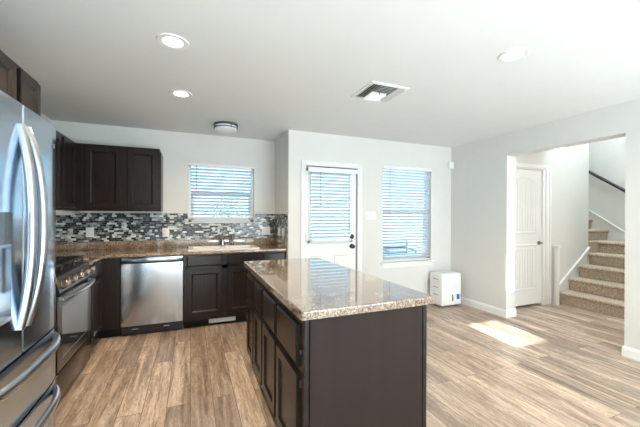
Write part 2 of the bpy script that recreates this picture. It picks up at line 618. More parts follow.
struct('floor', MB().box(XL - 0.2, FX + 0.3, YBACK - 0.2, 5.6, -0.1, 0.0), 'plank_floor', 'oak-look vinyl plank floor running away from the camera', 'floor')
struct('ceiling', MB().box(XL - 0.2, JX + 0.99, YBACK - 0.1, YK + 0.2, H, H + 0.12), 'ceiling_paint', 'flat white ceiling over the kitchen', 'ceiling')
struct('wall_left', MB().box(XL - WT, XL, YBACK, YK + WT, 0, H), 'wall_paint', 'off-white wall behind the refrigerator and the range', 'wall')
KW = (-0.03, 0.845, 1.245, 2.042)
struct('wall_kitchen', wall_grid('y', YK, YK + WT, XL, XRET + WT, 0, H, [KW]), 'wall_paint', 'off-white wall with the sink window in it', 'wall')
struct('wall_return', MB().box(XRET, XRET + WT, YD, YK, 0, H), 'wall_paint', 'short off-white side wall at the end of the sink counter', 'wall')
DR = (1.375, 2.175, 0.0, 2.012)
W2 = (2.585, 3.468, 0.66, 2.085)
struct('wall_back_door', wall_grid('y', YD, YD + WT, XRET + WT, XR, 0, H, [DR, W2]), 'wall_paint', 'off-white wall with the half-glass door and tall window', 'wall')
struct('wall_right', wall_grid('x', XR, JX, YBACK, YD + WT, 0, H, [(OY0, OY1, 0.0, OZ)]), 'wall_paint', 'off-white right wall with the wide opening to the stairs', 'wall')
sun_gap_floor = (2.46, 2.97, 1.36, 1.58)  # opening added so a patch of sun lands on the floor
sun_gap_jamb = (3.17, 3.315, 1.90, 2.40)  # opening added so sun strikes the far jamb
struct('wall_living_room', wall_grid('y', YBACK - WT, YBACK, XL, FX, 0, H, [sun_gap_floor, sun_gap_jamb, (-1.32, -0.62, 0.0, 2.05)]), 'wall_paint', 'off-white wall behind the camera', 'wall')  # also holds a doorway added for the appliance reflections
struct('wall_added_hall', wall_grid('y', YBACK - 1.6, YBACK - 1.5, XL, 0.2, 0, H, []), 'wall_paint', 'wall of the dark hallway added for reflections behind the camera', 'wall')  # dark hallway pieces added behind that doorway, for the steel to reflect
struct('wall_added_hall_left', MB().box(XL - WT, XL, YBACK - 1.6, YBACK, 0, H), 'wall_paint', 'left wall of the dark hallway added for reflections behind the camera', 'wall')
struct('wall_added_hall_right', MB().box(0.1, 0.2, YBACK - 1.5, YBACK - WT, 0, H), 'wall_paint', 'right wall of the dark hallway added for reflections behind the camera', 'wall')
struct('ceiling_added_hall', MB().box(XL - WT, 0.2, YBACK - 1.6, YBACK - 0.1, H, H + 0.1), 'ceiling_paint', 'ceiling of the dark hallway added for reflections behind the camera', 'ceiling')
struct('floor_added_hall', MB().box(XL - 0.2, 0.3, YBACK - 1.7, YBACK - 0.2, -0.1, 0.0), 'plank_floor', 'plank floor of the dark hallway added for reflections behind the camera', 'floor')
# hall and stairwell
UH = 5.0
struct('wall_hall', wall_grid('y', HY, HY + WT, JX, STX, 0, UH, [(4.22, 4.94, 0.0, 2.05)]), 'wall_paint', 'white hall wall beside the carpeted stairs', 'wall')
struct('wall_stair_end', MB().box(FX, FX + WT, YBACK, 5.6, 0, UH), 'wall_paint', 'pale wall carrying the dark handrail above the stairs', 'wall')
struct('wall_stair_inner', MB().box(STX - WT, STX, HY + WT, 5.6, 0, UH), 'wall_paint', 'white wall along the upper stair flight', 'wall')
struct('wall_stair_upper', MB().box(STX, FX, 5.5, 5.6, 0, UH), 'wall_paint', 'white wall at the top of the upper flight', 'wall')
struct('wall_stair_near', MB().box(5.32, FX, 1.96, 2.08, 0, UH), 'wall_paint', 'white wall on the near side of the stairs', 'wall')
struct('wall_stairwell', MB().box(JX + 0.87, JX + 0.99, 2.08, HY, H + 0.12, UH), 'wall_paint', 'white wall above the hall ceiling edge', 'wall')
struct('ceiling_stairwell', MB().box(JX + 0.8, FX + 0.2, 1.9, 5.6, UH, UH + 0.1), 'ceiling_paint', 'white ceiling high above the stairs', 'ceiling')
struct('ceiling_entry', MB().box(JX + 0.99, FX, YBACK, 1.96, H, H + 0.12), 'ceiling_paint', 'white ceiling of the entry hall', 'ceiling')
struct('wall_hall_closet', MB().box(JX, 5.3, 4.0, 4.1, 0, H), 'wall_paint', 'wall inside the closet behind the hall door', 'wall')
struct('wall_hall_light_block', MB().box(5.2, 5.3, HY + WT, 4.0, 0, H + 0.2), 'wall_paint', 'added wall that keeps daylight out behind the hall door', 'wall')  # added to stop sky light leaking under the hall door

# baseboards


def baseboard(name, x0, x1, y0, y1, face, label):
    """face: which side is the visible face: -x, -y, +y, +x"""
    mb = MB()
    t = 0.014
    prof = [(0, 0), (t, 0), (t, 0.075), (t * 0.75, 0.082), (t * 0.6, 0.092), (t * 0.25, 0.100), (0, 0.100)]
    if face == '-x':
        mb.prism([(x1 - a, z) for a, z in prof], 'y', y0, y1)
    elif face == '-y':
        mb.prism([(y1 - a, z) for a, z in prof], 'x', x0, x1)
    elif face == '+y':
        mb.prism([(y0 + a, z) for a, z in prof], 'x', x0, x1)
    struct(name, mb, 'white_trim', label, 'baseboard')


baseboard('baseboard_right', XR, XR, OY1, YD, '-x', 'white baseboard between corner and opening')
baseboard('baseboard_right_near', XR, XR, YBACK, OY0, '-x', 'white baseboard right of the opening')
baseboard('baseboard_jamb_far', XR - 0.014, JX, OY1, OY1, '-y', 'white baseboard across the far side of the opening')
baseboard('baseboard_jamb_near', XR - 0.014, JX, OY0, OY0, '+y', 'white baseboard across the near side of the opening')
baseboard('baseboard_back', 2.24, XR, YD, YD, '-y', 'white baseboard below the tall window')
baseboard('baseboard_hall', 5.15, 5.26, HY, HY, '-y', 'white baseboard between hall door and stairs')

# ------------------------------------------------------------------ windows
def window_unit(name, hole, y, zmeet, label, sill):
    x0, x1, z0, z1 = hole
    root = thing(name, ((x0 + x1) / 2, y + 0.08, z0), label, 'window', kind='structure')
    fy0, fy1 = y + 0.075, y + WT - 0.002
    fr = MB()
    fw_ = 0.035
    fr.box(x0, x0 + fw_, fy0, fy1, z0, z1); fr.box(x1 - fw_, x1, fy0, fy1, z0, z1)
    fr.box(x0, x1, fy0, fy1, z0, z0 + fw_); fr.box(x0, x1, fy0, fy1, z1 - fw_, z1)
    fr.build('window_frame', 'white_plastic', root)
    MB().box(x0 + fw_, x1 - fw_, fy0 - 0.005, fy1 - 0.01, zmeet - 0.022, zmeet + 0.022, 0.004).build('meeting_rail', 'white_plastic', root)
    sb = MB()
    for a in (x0 + fw_, x1 - fw_ - 0.03):
        sb.box(a, a + 0.03, fy0 + 0.005, fy1 - 0.012, z0 + fw_, zmeet - 0.022)
    sb.box(x0 + fw_, x1 - fw_, fy0 + 0.005, fy1 - 0.012, z0 + fw_, z0 + fw_ + 0.04)
    sb.build('lower_sash', 'white_plastic', root)
    for za, zb in ((z0 + fw_, zmeet), (zmeet, z1 - fw_)):
        MB().box(x0 + fw_, x1 - fw_, y + 0.100, y + 0.104, za, zb).build('pane', 'window_glass', root)
    if sill == 'board':
        MB().box(x0 - 0.045, x1 + 0.045, y - 0.045, y + 0.075, z0 - 0.022, z0, 0.006).build('window_sill', 'white_trim', root)
        MB().box(x0 - 0.02, x1 + 0.02, y - 0.016, y - 0.0005, z0 - 0.085, z0 - 0.022, 0.004).build('apron', 'white_trim', root)
    else:
        MB().box(x0 - 0.012, x1 + 0.012, y - 0.018, y + 0.075, z0 - 0.012, z0, 0.004).build('window_sill', 'white_trim', root)
    return root


window_unit('window_1', KW, YK, 1.655, 'white window above the sink', 'plain')
window_unit('window_2', W2, YD, 1.392, 'tall white window beside the half-glass door', 'board')


def blind(name, x0, x1, y, z0, z1, vz0, vx0, vx1, label, wand_x, pitch=0.044, tilt=24, depth=0.05, val_t=0.06, rail_h=0.022, group='white slatted blinds'):
    root = thing(name, ((x0 + x1) / 2, y, z1), label, 'blind', group)
    # valance over the headrail
    MB().box(vx0, vx1, y - depth / 2 - 0.012, y - depth / 2 - 0.002, vz0, z1, 0.003).build('valance', 'blind_rail', root)
    MB().box(x0, x1, y - depth / 2 - 0.001, y + depth / 2, z1 - 0.045, z1 - 0.004).build('headrail', 'blind_rail', root)
    s = MB()
    z = z0 + rail_h + pitch * 0.75
    t = math.radians(tilt)
    dy, dz = math.cos(t) * depth / 2, math.sin(t) * depth / 2
    while z < vz0 + 0.01:
        prof = []
        for k in range(5):
            q = -1 + k / 2
            crown = (1 - q * q) * 0.0025
            prof.append((y + q * dy, z + q * dz + crown))
        top = prof + [(a, b - 0.0028) for a, b in reversed(prof)]
        s.prism(top, 'x', x0 + 0.004, x1 - 0.004)
        z += pitch
    s.build('slats', 'blind_slat', root)
    MB().box(x0 + 0.002, x1 - 0.002, y - depth / 2, y + depth / 2, z0, z0 + rail_h, 0.004).build('bottom_rail', 'blind_rail', root)
    for f in (0.14, 0.5, 0.86) if x1 - x0 > 0.7 else (0.18, 0.82):
        xx = x0 + (x1 - x0) * f
        c = MB()
        for yy in (y - depth / 2 - 0.0012, y + depth / 2 + 0.0012):
            c.cyl((xx, yy, z0 + 0.01), (xx, yy, z1 - 0.03), 0.0011, n=6)
        c.build('ladder_cord', 'blind_rail', root)
    zl = z1 - (z1 - z0) * 0.52
    MB().cyl((wand_x, y - depth / 2 - 0.014, zl), (wand_x, y - depth / 2 - 0.014, vz0 + 0.005), 0.004, n=8).build('tilt_wand', 'dispenser_grey', root)
    return root


blind('window_blind', -0.004, 0.819, YK + 0.035, 1.300, 2.046, 2.015, -0.062, 0.862, 'white slatted blind in the window above the kitchen sink', 0.07, tilt=-36)
b2 = blind('window_blind', 2.592, 3.462, YD + 0.03, 0.664, 2.083, 2.03, 2.580, 3.472, 'tall white slatted blind in the window right of the door', 2.70, tilt=-36)

# ------------------------------------------------------------------ back door (half glass) and hall door
d1 = thing('door_1', (1.775, YD, 0), 'white half-glass back door with two lower panels', 'door', kind='structure')
cas = MB()
for (a, b, c, d) in ((1.327, 1.39, 0, 2.067), (2.160, 2.235, 0, 2.067), (1.39, 2.160, 2.005, 2.067)):
    cas.box(a, b, YD - 0.018, YD - 0.0005, c, d, 0.004)
cas.build('casing', 'white_trim', d1)
jm = MB()
jm.box(1.375, 1.392, YD, YD + WT, 0, 2.012); jm.box(2.158, 2.175, YD, YD + WT, 0, 2.012); jm.box(1.392, 2.158, YD, YD + WT, 2.0, 2.012)
jm.build('jamb', 'white_trim', d1)
ws = MB()
ws.box(2.1445, 2.158, YD + 0.012, YD + 0.07, 0, 2.0); ws.box(1.392, 2.158, YD + 0.012, YD + 0.07, 1.986, 2.0)  # latch side is weatherstrip; the dark top strip stands for the gap's shadow
ws.build('weatherstrip_and_gap_shadow', 'dark_void', d1)
GX0, GX1, GZ0, GZ1 = 1.462, 2.045, 1.0, 1.905
slab = wall_grid('y', YD + 0.006, YD + 0.05, 1.394, 2.144, 0.01, 1.985, [(GX0, GX1, GZ0, GZ1)])
slab.build('door_slab', 'white_trim', d1)
lf = MB()
for (a, b, c, d) in ((GX0 - 0.028, GX0 + 0.008, GZ0 - 0.028, GZ1 + 0.028), (GX1 - 0.008, GX1 + 0.028, GZ0 - 0.028, GZ1 + 0.028),
                     (GX0 + 0.008, GX1 - 0.008, GZ0 - 0.028, GZ0 + 0.008), (GX0 + 0.008, GX1 - 0.008, GZ1 - 0.008, GZ1 + 0.028)):
    lf.box(a, b, YD - 0.006, YD + 0.0055, c, d, 0.004)
lf.build('glass_frame', 'white_trim', d1)
MB().box(GX0, GX1, YD + 0.026, YD + 0.030, GZ0, GZ1).build('pane', 'window_glass', d1)
for a, b in ((1.465, 1.68), (1.812, 2.03)):
    p = MB()
    p.rings((0, YD + 0.006, 0), (1, 0, 0), (0, 0, 1), (0, -1, 0),
            [(rect(a, b, 0.20, 0.82), -0.001), (rect(a, b, 0.20, 0.82), 0.001), (rect(a, b, 0.20, 0.82, 0.008), 0.007), (rect(a, b, 0.20, 0.82, 0.018), 0.006),
             (rect(a, b, 0.20, 0.82, 0.034), 0.0015), (rect(a, b, 0.20, 0.82, 0.05), 0.006)])
    p.build('raised_panel', 'white_trim', d1)
kn = MB().lathe((2.076, YD + 0.006, 0.918), (0, -1, 0), [(0.0, 0.0), (0.032, 0.0), (0.032, 0.006), (0.014, 0.012), (0.012, 0.03), (0.026, 0.038), (0.030, 0.052), (0.024, 0.066), (0.0, 0.07)], 24)
kn.build('knob', 'bronze', d1)
db = MB().lathe((2.076, YD + 0.006, 1.052), (0, -1, 0), [(0.0, 0.0), (0.034, 0.0), (0.034, 0.010), (0.027, 0.016), (0.0, 0.016)], 24)
db.box(2.055, 2.097, YD - 0.03, YD - 0.0101, 1.047, 1.057, 0.003)
db.build('deadbolt', 'bronze', d1)
for z in (0.25, 1.0, 1.8):
    MB().cyl((1.393, YD - 0.004, z), (1.393, YD - 0.004, z + 0.09), 0.006, n=10).build('hinge', 'dark_nickel', d1)
# blind fixed onto the door
b1 = blind('door_blind', 1.448, 2.032, YD - 0.048, 1.0, 1.975, 1.912, 1.400, 2.125, 'white slatted blind mounted on the half-glass back door', 1.572, tilt=-36, rail_h=0.028)
for xx in (1.430, 2.046):
    MB().box(xx - 0.010, xx + 0.010, YD - 0.060, YD - 0.005, 0.985, 1.015, 0.003).build('hold_down_bracket', 'dark_nickel', b1)
for xx in (1.412, 2.108):
    MB().box(xx - 0.010, xx + 0.010, YD - 0.072, YD + 0.005, 1.93, 1.97, 0.003).build('mounting_bracket', 'dispenser_grey', b1)

d2 = thing('door_2', (4.58, HY, 0), 'white two-panel arched hall door with plank grooves', 'door', kind='structure')
cas = MB()
for (a, b, c, d) in ((4.17, 4.235, 0, 2.115), (4.985, 5.06, 0, 2.115), (4.235, 4.985, 2.055, 2.115)):
    cas.box(a, b, HY - 0.020, HY - 0.0005, c, d, 0.004)
for (a, b, c, d) in ((5.06, 5.10, 0, 2.10),):
    cas.box(a, b, HY - 0.028, HY - 0.0005, c, d, 0.006)
cas.build('casing', 'white_trim', d2)
jm = MB()
jm.box(4.925, 4.985, HY - 0.010, HY + WT, 0, 2.055, 0.003); jm.box(4.22, 4.235, HY, HY + WT, 0, 2.05)
jm.box(4.235, 4.925, HY, HY + WT, 2.04, 2.05)
jm.build('jamb', 'white_trim', d2)
MB().box(4.237, 4.923, HY + 0.012, HY + 0.047, 0.035, 2.035).build('door_slab', 'white_trim', d2)


def arch_outline(u0, u1, v0, v1, rise, i=0.0, n=10):
    pts = [(u0 + i, v0 + i), (u1 - i, v0 + i)]
    w = (u1 - u0) / 2; cx = (u0 + u1) / 2
    R = (w * w + rise * rise) / (2 * rise) if rise > 0 else None
    for k in range(n + 1):
        x = (u1 - i) + (u0 + i - (u1 - i)) * k / n
        y = v1 - i
        if R:
            y = v1 - i - (R - math.sqrt(max(R * R - (x - cx) ** 2, 0)))
        pts.append((x, y))
    return pts


for (z0, z1, rise) in ((1.09, 1.93, 0.09), (0.25, 0.93, 0.0)):
    p = MB()
    loops = [(arch_outline(4.33, 4.80, z0, z1, rise), -0.001), (arch_outline(4.33, 4.80, z0, z1, rise), 0.002), (arch_outline(4.33, 4.80, z0, z1, rise, 0.010), 0.010),
             (arch_outline(4.33, 4.80, z0, z1, rise, 0.022), 0.008), (arch_outline(4.33, 4.80, z0, z1, rise, 0.034), 0.0005), (arch_outline(4.33, 4.80, z0, z1, rise, 0.045), 0.001)]
    p.rings((0, HY + 0.012, 0), (1, 0, 0), (0, 0, 1), (0, -1, 0), loops)
    fr = p.build('door_panel', 'white_trim', d2)
    g = MB()
    x = 4.386
    while x < 4.75:
        zt = z1 - 0.06 - (0.05 * abs((x - 4.545) / 0.2) ** 2 if rise else 0)
        g.box(x, x + 0.048, HY + 0.004, HY + 0.0108, z0 + 0.05, zt, 0.003, 1)
        x += 0.056
    g.build('plank', 'white_trim', fr)
lv = MB().lathe((4.868, HY + 0.012, 0.945), (0, -1, 0), [(0.0, 0.0), (0.03, 0.0), (0.03, 0.008), (0.012, 0.012), (0.011, 0.05), (0.0, 0.05)], 20)
lv.tube([(4.868, HY - 0.034, 0.945), (4.82, HY - 0.037, 0.945), (4.77, HY - 0.034, 0.943)], [0.010, 0.009, 0.007], 10)
lv.build('lever_handle', 'dark_nickel', d2)

# ------------------------------------------------------------------ mosaic backsplash
bs_k = MB()
bs_k.box(XL, KW[0] - 0.012, YK - 0.008, YK - 0.0005, 1.0165, 1.365)
bs_k.box(KW[1] + 0.012, XRET, YK - 0.008, YK - 0.0005, 1.0165, 1.365)
bs_k.box(KW[0] - 0.012, KW[1] + 0.012, YK - 0.008, YK - 0.0005, 1.0165, KW[2] - 0.013)
struct('trim_1', bs_k, 'mosaic_facing_room', 'black, grey and white mosaic tile strip behind the sink', 'backsplash')
struct('trim_2', MB().box(XRET - 0.008, XRET - 0.0005, YD + 0.03, YK - 0.008, 1.0165, 1.365), 'mosaic_side', 'mosaic tile strip on the short side wall', 'backsplash')
struct('trim_3', MB().box(XL + 0.0005, XL + 0.008, 2.5, YK - 0.008, 1.0165, 1.365), 'mosaic_side', 'mosaic tile strip on the wall behind the range', 'backsplash')

# ------------------------------------------------------------------ cabinets
def panel_door(o, u, n, a0, a1, z0, z1, parent, frame=0.052, mat='espresso_wood', name='door', t=0.019):
    mb = MB()
    mb.rings(o, u, (0, 0, 1), n, [(rect(a0, a1, z0, z1), 0.0), (rect(a0, a1, z0, z1), t - 0.004), (rect(a0, a1, z0, z1, 0.004), t),
                                  (rect(a0, a1, z0, z1, frame), t), (rect(a0, a1, z0, z1, frame + 0.004), t - 0.002),
                                  (rect(a0, a1, z0, z1, frame + 0.017), t - 0.012)])
    return mb.build(name, mat, parent)


def slab_drawer(o, u, n, a0, a1, z0, z1, parent, mat='espresso_wood'):
    mb = MB()
    t = 0.019
    mb.rings(o, u, (0, 0, 1), n, [(rect(a0, a1, z0, z1), 0.0), (rect(a0, a1, z0, z1), t - 0.009), (rect(a0, a1, z0, z1, 0.004), t - 0.006),
                                  (rect(a0, a1, z0, z1, 0.011), t - 0.003), (rect(a0, a1, z0, z1, 0.014), t)])
    return mb.build('drawer_front', mat, parent)


YB = 4.0          # face of the back-run frames
XB = -0.8625      # face of the left-run frames
G_BASE, G_WALL = 'dark base cabinets', 'dark wall cabinets'

# sink base: two false drawers, two doors
sb = thing('base_cabinet', (0.375, 4.3, 0), 'dark base cabinet under the sink with two doors and false drawers', 'cabinet', G_BASE)
c = MB()
c.box(-0.078, -0.060, YB, YK - 0.01, 0.10, 0.876); c.box(0.812, 0.830, YB, YK - 0.01, 0.10, 0.876)
c.box(-0.060, 0.812, YK - 0.02, YK - 0.012, 0.10, 0.70); c.box(-0.060, 0.812, YB, YK - 0.02, 0.10, 0.118)
for a, b, z0, z1 in ((-0.060, 0.812, 0.70, 0.743), (-0.060, 0.812, 0.862, 0.876), (-0.060, 0.812, 0.118, 0.155), (-0.060, -0.04, 0.155, 0.862), (0.345, 0.42, 0.155, 0.862), (0.795, 0.812, 0.155, 0.862)):
    c.box(a, b, YB, YB + 0.02, z0, z1)
c.build('carcass', 'espresso_wood', sb)
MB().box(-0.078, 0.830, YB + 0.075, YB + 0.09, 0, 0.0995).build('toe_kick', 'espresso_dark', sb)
for a, b in ((-0.045, 0.350), (0.415, 0.800)):
    slab_drawer((0, YB, 0), (1, 0, 0), (0, -1, 0), a, b, 0.738, 0.866, sb)
    panel_door((0, YB, 0), (1, 0, 0), (0, -1, 0), a, b, 0.148, 0.704, sb)

eb = thing('base_cabinet', (1.0, 4.3, 0), 'narrow dark base cabinet against the short side wall', 'cabinet', G_BASE)
MB().box(0.832, XRET - 0.002, YB, YK - 0.01, 0.10, 0.876).build('carcass', 'espresso_wood', eb)
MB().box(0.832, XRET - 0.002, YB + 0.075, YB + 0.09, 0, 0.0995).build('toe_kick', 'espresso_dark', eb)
slab_drawer((0, YB, 0), (1, 0, 0), (0, -1, 0), 0.85, 1.14, 0.738, 0.866, eb)
panel_door((0, YB, 0), (1, 0, 0), (0, -1, 0), 0.85, 1.14, 0.148, 0.704, eb)

# corner cabinet between range and dishwasher
RY0, RY1 = 2.685, 3.475
cb_ = thing('base_cabinet', (-1.2, 3.8, 0), 'dark corner base cabinet between the range and dishwasher', 'cabinet', G_BASE)
c = MB()
c.box(XL + 0.01, XB, RY1 + 0.008, YK - 0.01, 0.10, 0.876)
c.box(XB, -0.712, YB, YB + 0.03, 0.10, 0.876)
c.build('carcass', 'espresso_wood', cb_)
c = MB()
c.box(XB - 0.09, XB - 0.075, RY1 + 0.008, YB + 0.09, 0, 0.0995)
c.box(XB - 0.075, -0.712, YB + 0.075, YB + 0.09, 0, 0.0995)
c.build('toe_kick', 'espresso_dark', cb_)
slab_drawer((XB, 0, 0), (0, 1, 0), (1, 0, 0), 3.50, 3.90, 0.738, 0.866, cb_)
panel_door((XB, 0, 0), (0, 1, 0), (1, 0, 0), 3.50, 3.90, 0.148, 0.704, cb_)

nb = thing('base_cabinet', (-1.2, 2.6, 0), 'narrow dark base cabinet between refrigerator and range', 'cabinet', G_BASE)
MB().box(XL + 0.01, XB, 2.50, RY0 - 0.008, 0.0, 0.876).build('carcass', 'espresso_wood', nb)
panel_door((XB, 0, 0), (0, 1, 0), (1, 0, 0), 2.515, 2.66, 0.148, 0.86, nb, frame=0.04)

# wall cabinets
ZU0, ZU1, XU, YU = 1.387, 2.14, -1.183, 4.28
wc = thing('wall_cabinet', (-0.77, 4.45, ZU0), 'dark two-door wall cabinet left of the sink window', 'cabinet', G_WALL)
MB().box(XU + 0.001, -0.352, YU, YK - 0.001, ZU0, ZU1, 0.002, 1).build('carcass', 'espresso_wood', wc)
MB().box(-0.352, -0.338, YU + 0.02, YK - 0.001, ZU0 + 0.004, ZU1 - 0.035, 0.002, 1).build('end_panel', 'espresso_wood', wc)
for a, b in ((-1.10, -0.748), (-0.690, -0.372)):
    panel_door((0, YU, 0), (1, 0, 0), (0, -1, 0), a, b, ZU0 + 0.025, ZU1 - 0.028, wc)
wl = thing('wall_cabinet', (-1.34, 3.9, ZU0), 'dark two-door wall cabinet in the corner over the range side', 'cabinet', G_WALL)
MB().box(XL + 0.001, XU, 3.40, YK - 0.001, ZU0, ZU1, 0.002, 1).build('carcass', 'espresso_wood', wl)
for a, b in ((3.44, 3.79), (3.855, 4.235)):
    panel_door((XU, 0, 0), (0, 1, 0), (1, 0, 0), a, b, ZU0 + 0.025, ZU1 - 0.028, wl)
fc = thing('wall_cabinet', (-1.2, 2.1, 1.88), 'dark wall cabinet above the stainless refrigerator', 'cabinet', G_WALL)
MB().box(XL + 0.001, -0.884, 1.58, 2.49, 1.885, ZU1 + 0.025, 0.002, 1).build('carcass', 'espresso_wood', fc)
for a, b in ((1.60, 1.88), (1.93, 2.185), (2.235, 2.478)):
    panel_door((-0.884, 0, 0), (0, 1, 0), (1, 0, 0), a, b, 1.90, ZU1 + 0.003, fc, frame=0.045)

# under-cabinet light
ul = thing('under_cabinet_light', (-1.3, 3.9, ZU0), 'slim ivory light bar under the corner wall cabinet', 'light')
MB().box(-1.46, -1.215, 3.50, 4.52, 1.352, ZU0 - 0.001, 0.004).build('housing', 'ivory_plastic', ul)
MB().box(-1.43, -1.24, 3.56, 4.46, 1.336, 1.352, 0.004).build('diffuser', 'white_plastic', ul)

# ------------------------------------------------------------------ worktops
def bullnose(x0, x1, z0, z1, sign):
    pts = []
    r = (z1 - z0) / 2
    for k in range(9):
        t = -math.pi / 2 + math.pi * k / 8
        pts.append((math.cos(t) * r * 0.8, (z0 + z1) / 2 + math.sin(t) * r))
    return pts


ZC0, ZC1 = 0.877, 0.915
SX0, SX1, SY0, SY1 = -0.005, 0.800, 4.115, 4.545   # sink cut-out
ct = thing('countertop', (0, 4.3, ZC0), 'brown speckled worktop around the sink and corner', 'countertop')
yf = YB - 0.03
t = MB()
prof = [(yf + 0.015 - a, z) for a, z in bullnose(0, 0, ZC0, ZC1, 1)]
t.prism([(yf + 0.015, ZC0)] + prof + [(yf + 0.015, ZC1)], 'x', XB + 0.03, XRET - 0.001, smooth=False)
t.box(XB + 0.03, SX0, yf + 0.015, YK - 0.001, ZC0, ZC1)
t.box(SX1, XRET - 0.001, yf + 0.015, YK - 0.001, ZC0, ZC1)
t.box(SX0, SX1, yf + 0.015, SY0, ZC0, ZC1)
t.box(SX0, SX1, SY1, YK - 0.001, ZC0, ZC1)
xf = XB + 0.03
prof = [(xf - 0.015 + a, z) for a, z in bullnose(0, 0, ZC0, ZC1, 1)]
t.prism([(xf - 0.015, ZC0)] + prof + [(xf - 0.015, ZC1)], 'y', RY1 + 0.006, YB - 0.03)
t.box(XL + 0.001, xf - 0.015, RY1 + 0.006, YK - 0.001, ZC0, ZC1)
t.box(xf - 0.015, xf, yf, YK - 0.001, ZC0, ZC1)
t.build('worktop', 'brown_laminate', ct)
l = MB()
l.box(XL + 0.001, XRET - 0.001, YK - 0.020, YK - 0.001, ZC1, 1.016, 0.004)
l.build('back_lip', 'brown_laminate', ct)
MB().box(XRET - 0.020, XRET - 0.001, yf + 0.01, YK - 0.0205, ZC1, 1.016, 0.004).build('side_lip', 'brown_laminate', ct)
MB().box(XL + 0.001, XL + 0.020, RY1 + 0.006, YK - 0.0205, ZC1, 1.016, 0.004).build('side_lip', 'brown_laminate', ct)
nc = MB().box(XL + 0.001, XB + 0.02, 2.50, RY0 - 0.006, ZC0, ZC1, 0.006)
tag(nc.build('countertop', 'brown_laminate'), 'narrow brown worktop piece between refrigerator and range', 'countertop')

# sink and tap
sk = thing('kitchen_sink', (0.4, 4.33, ZC1), 'cream double-bowl sink set in the brown worktop', 'sink')
rim = MB()
bw1, bw2 = (0.025, 0.375), (0.420, 0.770)
by0, by1 = 4.145, 4.455
zr0, zr1 = ZC1 + 0.0005, ZC1 + 0.012
for a, b, c0, d0 in ((-0.03, 0.825, 4.09, by0), (-0.03, 0.825, by1, 4.57), (-0.03, bw1[0], by0, by1), (bw1[1], bw2[0], by0, by1), (bw2[1], 0.825, by0, by1)):
    rim.box(a, b, c0, d0, zr0, zr1)
rim.build('rim', 'sink_enamel', sk)
for a, b in (bw1, bw2):
    p = MB()
    lo = [(rect(a, b, by0, by1, 0), zr1 - 0.001), (rect(a, b, by0, by1, 0.006), zr1 - 0.012), (rect(a, b, by0, by1, 0.018), 0.78), (rect(a, b, by0, by1, 0.05), 0.755)]
    n = 4; vs = []; fs = []
    for pl, d in lo:
        vs += [(x, y, d) for x, y in pl]
    for k in range(3):
        for i in range(4):
            fs.append((k * 4 + i, k * 4 + (i + 1) % 4, (k + 1) * 4 + (i + 1) % 4, (k + 1) * 4 + i))
    fs.append((12, 13, 14, 15))
    p.add(vs, fs)
    bo = p.build('bowl', 'sink_enamel', sk)
    MB().cyl(((a + b) / 2, (by0 + by1) / 2, 0.7555), ((a + b) / 2, (by0 + by1) / 2, 0.760), 0.04, n=20).build('drain', 'dark_nickel', bo)
fa = thing('kitchen_tap', (0.40, 4.51, zr1), 'steel kitchen tap with a curved spout behind the sink', 'tap')
MB().box(0.31, 0.49, 4.485, 4.54, zr1, zr1 + 0.012, 0.005).build('base_plate', 'chrome', fa)
MB().lathe((0.40, 4.512, zr1 + 0.012), (0, 0, 1), [(0.028, 0), (0.026, 0.03), (0.022, 0.09), (0.024, 0.10), (0.016, 0.115), (0, 0.116)], 20).build('body', 'chrome', fa)
sp = []
for k in range(9):
    q = k / 8
    sp.append((0.40 - 0.11 * q, 4.50 - 0.12 * q, zr1 + 0.085 + 0.055 * math.sin(q * math.pi * 0.75)))
MB().tube(sp, 0.013, 12).build('spout', 'chrome', fa)
MB().tube([(0.40, 4.512, zr1 + 0.125), (0.375, 4.50, zr1 + 0.150), (0.33, 4.49, zr1 + 0.165)], [0.010, 0.008, 0.006], 10).build('lever', 'chrome', fa)
sy = thing('sink_sprayer', (0.515, 4.51, zr1), 'steel side sprayer standing right of the kitchen tap', 'sprayer')
MB().lathe((0.53, 4.512, zr1), (0, 0, 1), [(0.022, 0), (0.022, 0.008), (0.012, 0.014), (0.012, 0.05), (0, 0.05)], 16).build('holder', 'chrome', sy)
MB().lathe((0.53, 4.512, zr1 + 0.05), (0, 0, 1), [(0.0, 0), (0.010, 0), (0.017, 0.03), (0.018, 0.065), (0.012, 0.075), (0, 0.076)], 16).build('spray_head', 'dark_nickel', sy)

# ------------------------------------------------------------------ dishwasher
dw = thing('dishwasher', (-0.39, 4.25, 0), 'stainless dishwasher under the worktop between dark cabinets', 'dishwasher')
DX0, DX1, DYF = -0.700, -0.086, 3.985
MB().box(DX0 + 0.012, DX1 - 0.012, DYF + 0.03, YK - 0.02, 0.10, 0.870).build('tub', 'black_enamel', dw)


def curved_panel_y(x0, x1, z0, z1, yface, thick, bulge, n=14):
    mb = MB()
    front = []
    for k in range(n + 1):
        q = -1 + 2 * k / n
        edge = max(0, abs(q) - 0.965) / 0.035
        front.append((x0 + (x1 - x0) * k / n, yface - bulge * (1 - q * q) + 0.006 * edge * edge * 0.25))
    poly = front + [(x1, yface + thick), (x0, yface + thick)]
    mb.prism(poly, 'z', z0, z1, smooth=False)
    for i in range(n):
        mb.smooth[i] = True
    return mb


